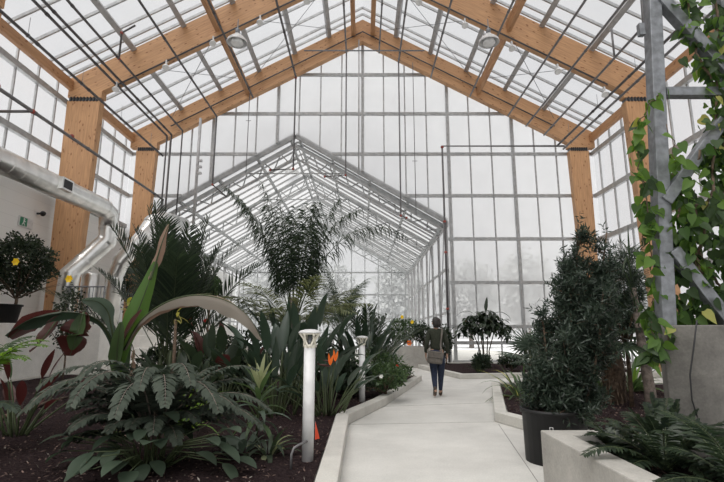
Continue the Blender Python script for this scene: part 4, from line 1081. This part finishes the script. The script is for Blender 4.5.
# --- right bed
strap('variegated_lily', at(524, 9.4, .11), 'yellow edged strap leaved clump at the front of the right bed', 'lily', 'l_mid', 46, (.5, .95), .045, (15, 82), (.5, 1.3), mix='l_yellow', spread=.16)
strap('variegated_lily', at(546, 8.6, .11), 'smaller striped strap leaved clump nearer the black pot', 'lily', 'l_mid', 26, (.35, .65), .038, (15, 80), (.5, 1.3), mix='l_pink', spread=.12)
b0 = at(534, 11.6, .11)
t = thing('spiky_palm', b0, 'low spiky fan leaved palm behind the yellow edged clump', 'palm')
s = MB(); s.tube([b0, b0+V((0, 0, .6))], [.12, .10], 10); s.build('trunk', M['bark'], t)
def fan(t, p, d, stalk, R, n=26, mleaf='l_dark', droop=.4):
    pts = arc(p, d, stalk, 5, .4); f_ = MB(); f_.cm = 1; f_.tube(pts, .010, 5); f_.cm = 0
    tan = (pts[-1]-pts[-2]).normalized(); side = tan.cross(V((0, 0, 1))).normalized(); q = pts[-1]
    for k in range(n):
        th = math.radians(-125+250*k/(n-1)); dd = tan*math.cos(th)+side*math.sin(th)
        f_.leaf(q, dd, R*(1-.15*abs(th)/2)*random.uniform(.93, 1.05), R*.085, 4, droop, .5, up=side.cross(tan), peak=.45)
    f_.build('fan_leaf', [M[mleaf], M['stem']], t)
for k in range(15): fan(t, b0+V((0, 0, .55)), ang(k*2.4, math.radians(random.uniform(5, 80))), .45, .50, 18, 'l_grey', .3)
b0 = at(616, 8.6, .11)
t = thing('fan_palm', b0, 'fan palm with shaggy brown trunk behind the big dark shrub', 'palm')
s = MB(); s.tube([b0+V((0, 0, -.03)), b0+V((0, 0, .5)), b0+V((.0, 0, 1.1))], [.17, .2, .15], 12)
for k in range(160): a = random.uniform(0, 6.28); z = random.uniform(.1, 1.1); s.leaf(b0+V((.17*math.cos(a), .17*math.sin(a), z)), V((math.cos(a)*.4, math.sin(a)*.4, -1)), .22, .03, 2, .1, .2)
s.build('trunk', M['bark'], t)
for k in range(17): fan(t, b0+V((0, 0, 1.1)), ang(k*2.4, math.radians(random.uniform(-5, 75))), .6, .62, 26, 'l_palm', .45)
strap('clivia_clump', at(626, 10.6, .11), 'clump of broad green strap leaves in front of the glass on the right', 'clivia', 'l_mid', 60, (.6, .95), .085, (20, 80), (.5, 1.0), spread=.25, mix='l_bright')
strap('clivia_clump', at(600, 10.9, .11), 'smaller strap leaved clump beside the broad green one', 'clivia', 'l_mid', 36, (.4, .7), .07, (20, 80), (.5, 1.0), spread=.2)
b0 = at(652, 7.9, .11)
t = thing('yucca_tree', b0, 'slender tree with pale peeling trunk left of the concrete pier', 'tree')
s = MB(); s.tube([b0+V((0, 0, -.04)), b0+V((.0, 0, .3)), b0+V((-.05, 0, 1.0)), b0+V((-.1, 0, 2.0))], [.11, .09, .075, .05], 10); s.build('trunk', M['greybark'], t)
for k in range(60):
    az = k*2.4; m_ = MB(); m_.leaf(b0+V((-.1, 0, 1.2+k*.025)), ang(az, random.uniform(-.3, 1.4)), random.uniform(.5, .95), .03, 5, random.uniform(.5, 1.6), .3); m_.build('leaf', M['l_palm'], t)
bush('weeping_shrub', at(632, 8.2, .11), 'tall feathery dark shrub between the potted shrub and the steel tower', 'shrub', 'l_podo', 4200, (.42, .4, .85), .17, .016, trunk=1.15, tuft=6, tmul=1.2)
# potted podocarpus
pp = at(557, 5.12, 0.0); pp.z = .001
tub(pp, .33, .53, 'large black plastic nursery pot on the path at the planter corner', .318)
mk = MB()
def on_pot(a, z): return pp+V((.3315*math.cos(a), .3315*math.sin(a), z))
for k, gl_ in enumerate(((0, 0, 0, 1, 1, 1, 1, 0), (0, 1, 1, 1, 1, 0), (0, .5, 1, .5), (0, 0, 1, .5, 0, 1), (0, 1, .5, .2))):
    z0_ = .36-k*.055; pts_ = [(gl_[i], gl_[i+1]) for i in range(0, len(gl_)-1, 2)]
    for (u0, v0), (u1, v1) in zip(pts_[:-1], pts_[1:]): mk.bar(on_pot(4.30-.09*u0, z0_+.03*v0), on_pot(4.30-.09*u1, z0_+.03*v1), .005, .004)
mk.build('pot_marking', M['white'], bpy.data.objects['plant_pot.001'], label='small worn white marks written down the pot')
c0 = pp+V((.06, .02, .47))
t = thing('potted_podocarpus', c0, 'tall blackish green narrow leaved shrub growing in the large black pot', 'shrub')
s = MB(); tips = []
def grow(p, d, L, r, depth, side_l):
    n = 8 if depth == 2 else 3; pts = [V(p)]
    for i in range(n):
        d = (d+rvec()*(.05 if depth == 2 else .14)+V((0, 0, .04))).normalized(); pts.append(pts[-1]+d*L/n)
    s.tube(pts, [r*(1-.6*i/n) for i in range(n+1)], 5)
    tips.extend(pts[1:])
    if depth > 0:
        for k in range(20 if depth == 2 else 4):
            u = random.uniform(.02, 1.0); q = pts[min(n, max(0, int(u*n)))]
            dd = rvec(); dd = (dd+V((0, 0, .25))).normalized() if depth == 2 else (d+rvec()*.9).normalized()
            grow(q, dd, side_l*random.uniform(.6, 1.1)*(1.15-.6*u if depth == 2 else .6), r*.35, depth-1, side_l)
for dx, dy, az, el, L, sl in ((.15, 0, 1.57, 76, 1.75, .26), (.3, .06, 1.57, 78, 2.15, .24), (.45, -.05, 1.57, 77, 2.1, .24), (.5, .05, 1.57, 71, 1.8, .25), (.3, .15, 1.2, 72, 1.9, .25), (.22, -.12, 1.7, 76, 1.5, .27), (.4, -.15, 1.9, 70, 1.35, .27), (-.04, .04, -1.57, 82, 1.0, .28), (.5, 0, 1.57, 62, 1.2, .27), (.12, -.2, 3.0, 78, .9, .25), (-.1, -.1, -1.8, 60, .45, .22)):
    grow(c0+V((dx*.5-.02, dy, 0)), ang(az+random.uniform(-.4, .4), math.radians(el)), L, .022, 2, sl)
s.build('stems', M['bark'], t)
f_ = MB(); 
for q in tips:
    ax = (rvec()*.6+V((0, 0, .7))).normalized()
    for k in range(13):
        u = random.uniform(-.03, .13); dd = (rvec()+ax*.55).normalized(); f_.dia(q+ax*u, dd, random.uniform(.05, .10), .017)
f_.build('foliage', M['l_podo'], t)
print('podo tips', len(tips))
# ferns in raised planter
for i, (x, y, sc, lab) in enumerate(((1.95+.15, 3.55, 1.0, 'dark fern spreading over the left of the raised planter'), (2.2, 2.95, 1.05, 'dark fern in front of the pier, low in the raised planter'), (2.75, 3.3, 1.0, 'dark fern at the right edge in front of the pier'), (2.0, 4.0, .6, 'small fern by the back rim of the raised planter'))):
    b0 = V((x, y, .40)); t = thing('fern', b0, lab, 'fern', 'dark ferns in the raised planter')
    for k in range(17):
        az = k*2.4+i; add_frond(t, mleaf='l_dark', p=b0+V((0, 0, .0)), d=ang(az, math.radians(random.uniform(30, 68))), L=random.uniform(.42, .68)*sc, sag=1.2, leafL=.13*sc, leafW=.022, nl=28, start=.12, droop=.4, vee=.05, fwd=.35, r=.006)
b0 = V((2.22, 3.72, .40))
t = thing('upright_fern', b0, 'bushy upright cycad like plant against the left foot of the pier', 'fern')
for k in range(10):
    az = k*2.4; add_frond(t, mleaf='l_dark', p=b0, d=ang(az, math.radians(random.uniform(62, 88))), L=random.uniform(.35, .5), sag=.5, leafL=.09, leafW=.035, nl=18, start=.1, droop=.3, vee=.3, fwd=.5, r=.006)

# --- vine on the tower
t = thing('climbing_vine', (2.6, TY, 1.4), 'bright leaved vine climbing and hanging over the steel tower', 'vine')
s = MB(); f_ = MB(); f2 = MB(); fy = MB()
def heart(mb, p, d, L):
    d = V(d).normalized(); nn = V((random.gauss(0, .6), -1, random.gauss(0, .6))).normalized(); side = d.cross(nn).normalized(); nn = side.cross(d)
    pr_ = [(-.06, .0), (-.12, .28), (.05, .46), (.35, .42), (.7, .22), (1.05, 0)]
    vs = [p+d*(a*L)+side*(b_*L*.85)+nn*(.18*b_*L) for a, b_ in pr_]+[p+d*(a*L)-side*(b_*L*.85)+nn*(.18*b_*L) for a, b_ in pr_[1:-1][::-1]]
    mid = len(vs); n = len(vs); vs.append(p+d*L*.4-nn*.02*L)
    mb.sm = True; mb.add(vs, [(i, (i+1) % n, mid) for i in range(n)])
def vine(pts, r=.012, dens=26, spread=.14, size=(.07, .13), yl=.02, br=.6):
    W = [Pd(*q) for q in pts]; fine = []
    for a, b_ in zip(W[:-1], W[1:]):
        for k in range(5): fine.append(a.lerp(b_, k/5)+rvec()*.02)
    fine.append(W[-1]); s.tube(fine, r, 5)
    L = sum((b_-a).length for a, b_ in zip(W[:-1], W[1:]))
    for k in range(int(L*dens)):
        u = random.random()*(len(fine)-1); i = int(u); q = fine[i].lerp(fine[min(i+1, len(fine)-1)], u-i)+rvec()*random.uniform(0, spread)
        d = V((random.gauss(0, .6), random.gauss(0, .5), -.8)); x = random.random()
        heart(fy if x < yl else (f_ if x < br else f2), q, d, random.uniform(*size))
D = 4.15
vine([(668, 322, D), (664, 290, D), (668, 250, D+.1), (660, 200, D+.2), (664, 150, D+.3), (655, 100, D+.3)], dens=16, spread=.12)
vine([(690, 325, D), (695, 280, D), (700, 240, D), (712, 190, D), (715, 130, D+.2), (718, 60, D+.3), (716, -20, D+.4)], dens=80, spread=.22, br=.45)
vine([(722, 330, D), (724, 260, D), (722, 200, D+.1), (728, 100, D+.2), (732, 0, D+.4)], dens=120, spread=.22, br=.35)
vine([(708, 290, D), (690, 250, D), (675, 215, D), (682, 190, D+.1), (700, 150, D+.1)], dens=60, spread=.17, br=.75)
vine([(668, 125, D), (675, 150, D), (672, 175, D)], r=.004, dens=22, spread=.1, br=1, size=(.08, .12))
vine([(716, 90, D+.3), (700, 60, D+.3), (690, 20, D+.4), (685, -20, D+.4)], dens=85, spread=.17, br=.5)
vine([(700, 200, D), (685, 240, D), (670, 285, D), (668, 320, D)], dens=85, spread=.18, br=.5)
vine([(660, 92, D+.1), (646, 110, D+.1), (636, 130, D+.1), (636, 155, D+.1), (644, 185, D+.1), (650, 220, D), (640, 250, D)], r=.005, dens=34, spread=.10, size=(.08, .13), br=.95)
vine([(640, 175, D), (650, 230, D), (656, 290, D), (650, 325, D)], r=.005, dens=45, spread=.12, br=.7)
vine([(650, 320, D-.4), (656, 345, D-.4), (652, 362, D-.4)], r=.005, dens=90, spread=.09, size=(.08, .12), br=.7)
vine([(670, 330, D-.3), (664, 345, D-.3), (655, 350, D-.3)], r=.005, dens=60, spread=.09, size=(.06, .1))
vine([(700, 250, D), (722, 290, D), (700, 320, D), (690, 322, D)], dens=60, spread=.22, br=.4, yl=.05)
s.build('stems', M['bark'], t); f_.build('foliage', M['l_vine'], t); f2.build('shaded_foliage', leafmat('shaded_vine_leaf', (.02, .042, .014), (.05, .09, .03), .5, .4), t); fy.build('yellow_leaves', M['l_yellow'], t)  # second, darker leaf colour has the shade among the vine painted in
a = MB(); a.tube([Pd(697, 320, 3.72), Pd(694, 345, 3.72), Pd(690, 375, 3.7), Pd(692, 400, 3.7), Pd(700, 425, 3.7)], [.006, .006, .006, .005, .004], 6)
f_ = a.build('vine_stem', M['dark']); tag(f_, 'bare brown vine stem hanging down the face of the pier', 'vine stem')

# ---------------------------------------------------------------- trees outside
for i, (x, y, h, r) in enumerate(((4.5, 60, 11, 3.6), (12.5, 56, 10, 3.7), (20.5, 60, 12, 3.9), (28.5, 50, 11, 3.8), (-4, 66, 11, 4), (36, 38, 10, 3.8), (30, 24, 9, 3.6), (-14, 70, 11, 4.4))):
    t = thing('distant_tree', (x, y, -.3), ['x']*1 and f'hazy grey tree outside the glass, {["centre right", "right of centre", "right", "far right", "centre", "beyond the right corner", "beyond the right side wall", "behind the small glasshouse"][i]}', 'tree', 'trees outside the glass')
    a = MB(); a.tube([(x, y, -.3), (x, y, h*.5)], [.3, .15], 8); a.build('trunk', M['greybark'], t)
    f_ = MB(); c = V((x, y, h*.55))
    for k in range(2600):
        d = rvec()*random.uniform(.3, 1); f_.dia(c+V((d.x*r, d.y*r, d.z*h*.45)), rvec(), .6, .45)
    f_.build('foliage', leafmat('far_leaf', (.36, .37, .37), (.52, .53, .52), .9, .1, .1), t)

# ---------------------------------------------------------------- the walking woman
def skin_obj(name, joints, edges_, mat_, parent, sub=2, root=0):
    me = bpy.data.meshes.new(name); me.from_pydata([j_[0] for j_ in joints], edges_, []); me.materials.append(mat_)
    o = bpy.data.objects.new(name, me); col.objects.link(o); o.parent = parent
    sk = o.modifiers.new('skin', 'SKIN'); sk.use_smooth_shade = True
    lay = me.skin_vertices[0] if me.skin_vertices else None
    if lay is None:
        bpy.context.view_layer.objects.active = o; bpy.ops.mesh.customdata_skin_add(); lay = me.skin_vertices[0]
    for i, j_ in enumerate(joints):
        r = j_[1]; lay.data[i].radius = r if isinstance(r, tuple) else (r, r); lay.data[i].use_root = (i == root)
    ss = o.modifiers.new('sub', 'SUBSURF'); ss.levels = sub; ss.render_levels = sub
    return o
wp = on_z(438.5, 397, 0.0)
wl = V((wp.x, wp.y+.05, 0.002))
t = thing('woman', wl, 'woman in dark green jumper and blue jeans walking away along the path', 'person')
skinm = plain('skin', (.46, .28, .20), .55, 0, .05); 
class G:
    def __init__(s): s.j = []; s.e = []
    def n(s, p, r, par=None):
        s.j.append((tuple(p), r)); i = len(s.j)-1
        if par is not None: s.e.append((par, i))
        return i
def legs(g, root, grow_=0.0, foot=True):
    gk, gc, ga = grow_*.5, grow_*.25, grow_*.12
    # her right leg (viewer right, +x) planted ahead, her left (-x) trailing with heel lifted
    hR = g.n((.095, 0, .86), .092+grow_, root); kR = g.n((.085, .06, .48), .062+gk, hR); cR = g.n((.075, .07, .32), .056+gc, kR); aR = g.n((.07, .09, .10), .038+ga, cR)
    hL = g.n((-.095, 0, .86), .092+grow_, root); kL = g.n((-.075, -.02, .48), .062+gk, hL); cL = g.n((-.082, -.10, .33), .056+gc, kL); aL = g.n((-.085, -.20, .15), .038+ga, cL)
    if foot:
        f1 = g.n((.075, .14, .045), .036, aR); g.n((.085, .24, .030), .028, f1)
        f2 = g.n((-.085, -.16, .075), .036, aL); g.n((-.09, -.07, .035), .028, f2)
g = G()
pel = g.n((0, 0, .93), (.135, .10))
legs(g, pel)
sp = g.n((0, 0, 1.08), (.115, .085), pel); ch = g.n((0, -.005, 1.26), (.13, .09), sp); up_ = g.n((0, 0, 1.38), (.10, .075), ch); nk = g.n((0, .01, 1.46), .046, up_); nk2 = g.n((-.005, .02, 1.50), .046, nk)
hd = g.n((-.01, .03, 1.555), (.068, .078), nk2); hd2 = g.n((-.01, .025, 1.61), (.07, .08), hd); g.n((-.01, .015, 1.655), (.045, .05), hd2)
# face turned to her left
face = V((-.90, .43, 0)); ns = g.n(tuple(V((-.01, .03, 1.57))+face*.085), .012, hd); 
def arm(g, sgn, up_, grow_=0, hand=True):
    sh = g.n((sgn*.155, -.005, 1.375), .052+grow_, up_); el_ = g.n((sgn*.225, -.035, 1.12), .039+grow_, sh); wr = g.n((sgn*.235, .05, .90 if sgn > 0 else .92), .026+grow_, el_)
    if hand:
        w = V(g.j[wr][0]); pm = g.n(w+V((0, .02, -.06)), (.034, .018), wr)
        q = w+V((0, .02, -.06))
        for k, (dy, L) in enumerate(((-.026, .060), (-.009, .072), (.009, .076), (.026, .068))):
            a1 = g.n(q+V((0, dy, -.035)), .0085, pm); a2 = g.n(q+V((-sgn*.006, dy+.006, -.035-L*.5)), .0080, a1); g.n(q+V((-sgn*.02, dy+.012, -.035-L)), .0065, a2)
        th = g.n(q+V((-sgn*.012, .036, .01)), .0095, pm); g.n(q+V((-sgn*.02, .052, -.03)), .0085, th)
arm(g, 1, up_); arm(g, -1, up_)
skin_obj('body', g.j, g.e, skinm, t, 2)
g = G(); pel = g.n((0, 0, .93), (.175, .135)); legs(g, pel, .028, False); g.n((0, 0, 1.02), (.15, .12), pel)
skin_obj('jeans', g.j, g.e, plain('blue_denim', (.016, .024, .050), .85, 0, .25, 30), t)
g = G(); pel = g.n((0, 0, .95), (.168, .128)); sp = g.n((0, 0, 1.08), (.15, .115), pel); ch = g.n((0, -.005, 1.26), (.155, .115), sp); up_ = g.n((0, 0, 1.385), (.12, .09), ch); g.n((0, .005, 1.455), .065, up_)
arm(g, 1, up_, .016, False); arm(g, -1, up_, .016, False)
skin_obj('jumper', g.j, g.e, plain('dark_green_knit', (.030, .034, .022), .95, 0, .25, 40), t)
# hair
h_ = MB(); h_.sm = True; R = Matrix.Rotation(math.atan2(.90, .43), 3, 'Z')
hm = MB(); n, m_ = 18, 12
c = V((-.01, .02, 1.60))
for sec in range(1):
    vs = []; 
    for i in range(m_+1):
        tt = i/m_; phi = PI*.5-tt*PI*.80
        for k in range(n):
            a = 2*PI*k/n; front = math.cos(a)   # a=0 is the face direction
            rr = .118 if front < .3 else .098-.03*(front-.3); z = math.sin(phi)*.105; rad = math.cos(phi)*rr if phi > 0 else rr*(1+.16*(tt-.5)) if tt < .85 else rr*.9
            low = max(0, tt-.6)/.4
            if front > .35: z = max(z, .045); 
            zz = z-low*.045*(1 if front < .35 else 0)
            q = V((math.sin(a)*rad, math.cos(a)*rad, zz)); q = R @ q
            vs.append(c+q+V((0, 0, 0)))
    hm.sm = True
    hm.add(vs, [(i*n+k, i*n+(k+1) % n, (i+1)*n+(k+1) % n, (i+1)*n+k) for i in range(m_) for k in range(n)])
hm.build('hair', plain('dark_brown_hair', (.018, .012, .011), .55, 0, .4, 40), t, world_co=False)
ey = MB(); lip = MB()
fc = V((-.01, .03, 1.60)); sd = V((.43, .90, 0))
for s_ in (-1, 1): ey.ball(fc+face*.076+sd*s_*.028, .011, 8, 6)
ey.build('eyes', M['black'], t, world_co=False)
lip.ball(V((-.01, .03, 1.545))+face*.073, .016, 8, 6, (1, 1, .35)); lip.build('lips', plain('lips', (.35, .12, .10), .5), t, world_co=False)
for s_, loc, ax, hl in ((1, V((.075, .105, 0)), V((.05, 1, 0)), 0), (-1, V((-.088, -.185, .0)), V((-.02, 1, 0)), .045)):
    g = G(); a_ = g.n(loc+V((0, -.01, .19 if hl == 0 else .245)), .047); b_ = g.n(loc+V((0, 0, .10+hl*1.2)), .046, a_); c_ = g.n(loc+V((0, .01, .045+hl)), .045, b_); d_ = g.n(loc+V((.005, .09, .038+hl*.4)), (.042, .032), c_); g.n(loc+V((.01, .155, .03)), (.034, .024), d_); g.n(loc+V((0, -.035, .04+hl*1.3)), .036, c_)
    skin_obj('boot', g.j, g.e, plain('brown_leather', (.06, .042, .030), .6), t)
# bag
bl = wl+V((-.08, -.26, .735))
bg_ = thing('shoulder_bag', bl, 'grey brown shoulder bag hanging at the woman\'s left hip', 'bag')
bm_ = plain('grey_leather', (.12, .105, .09), .7, 0, .2, 20)
a = MB(); R = Matrix.Rotation(.12, 3, 'Y'); a.box(bl+V((0, 0, .10)), (.32, .12, .26), R); a.build('bag_body', bm_, bg_, bevel=.035)
a = MB(); a.box(bl+V((0.005, -.066, .155)), (.335, .02, .13), R); a.build('flap', bm_, bg_, bevel=.01)
a = MB()
sp_ = [bl+V((.14, 0, .21)), wl+V((.06, -.165, 1.10)), wl+V((.09, -.150, 1.28)), wl+V((.115, -.09, 1.42)), wl+V((.12, .01, 1.455)), wl+V((.07, .11, 1.36)), wl+V((-.06, .15, 1.15)), wl+V((-.19, .08, 1.02)), bl+V((-.15, 0.0, .20))]
for p_, q_ in zip(sp_[:-1], sp_[1:]): a.bar(p_, q_, .035, .012, (0, 1, 0) if abs((q_-p_).y) < .08 else (0, 0, 1))
a.build('strap', bm_, bg_)
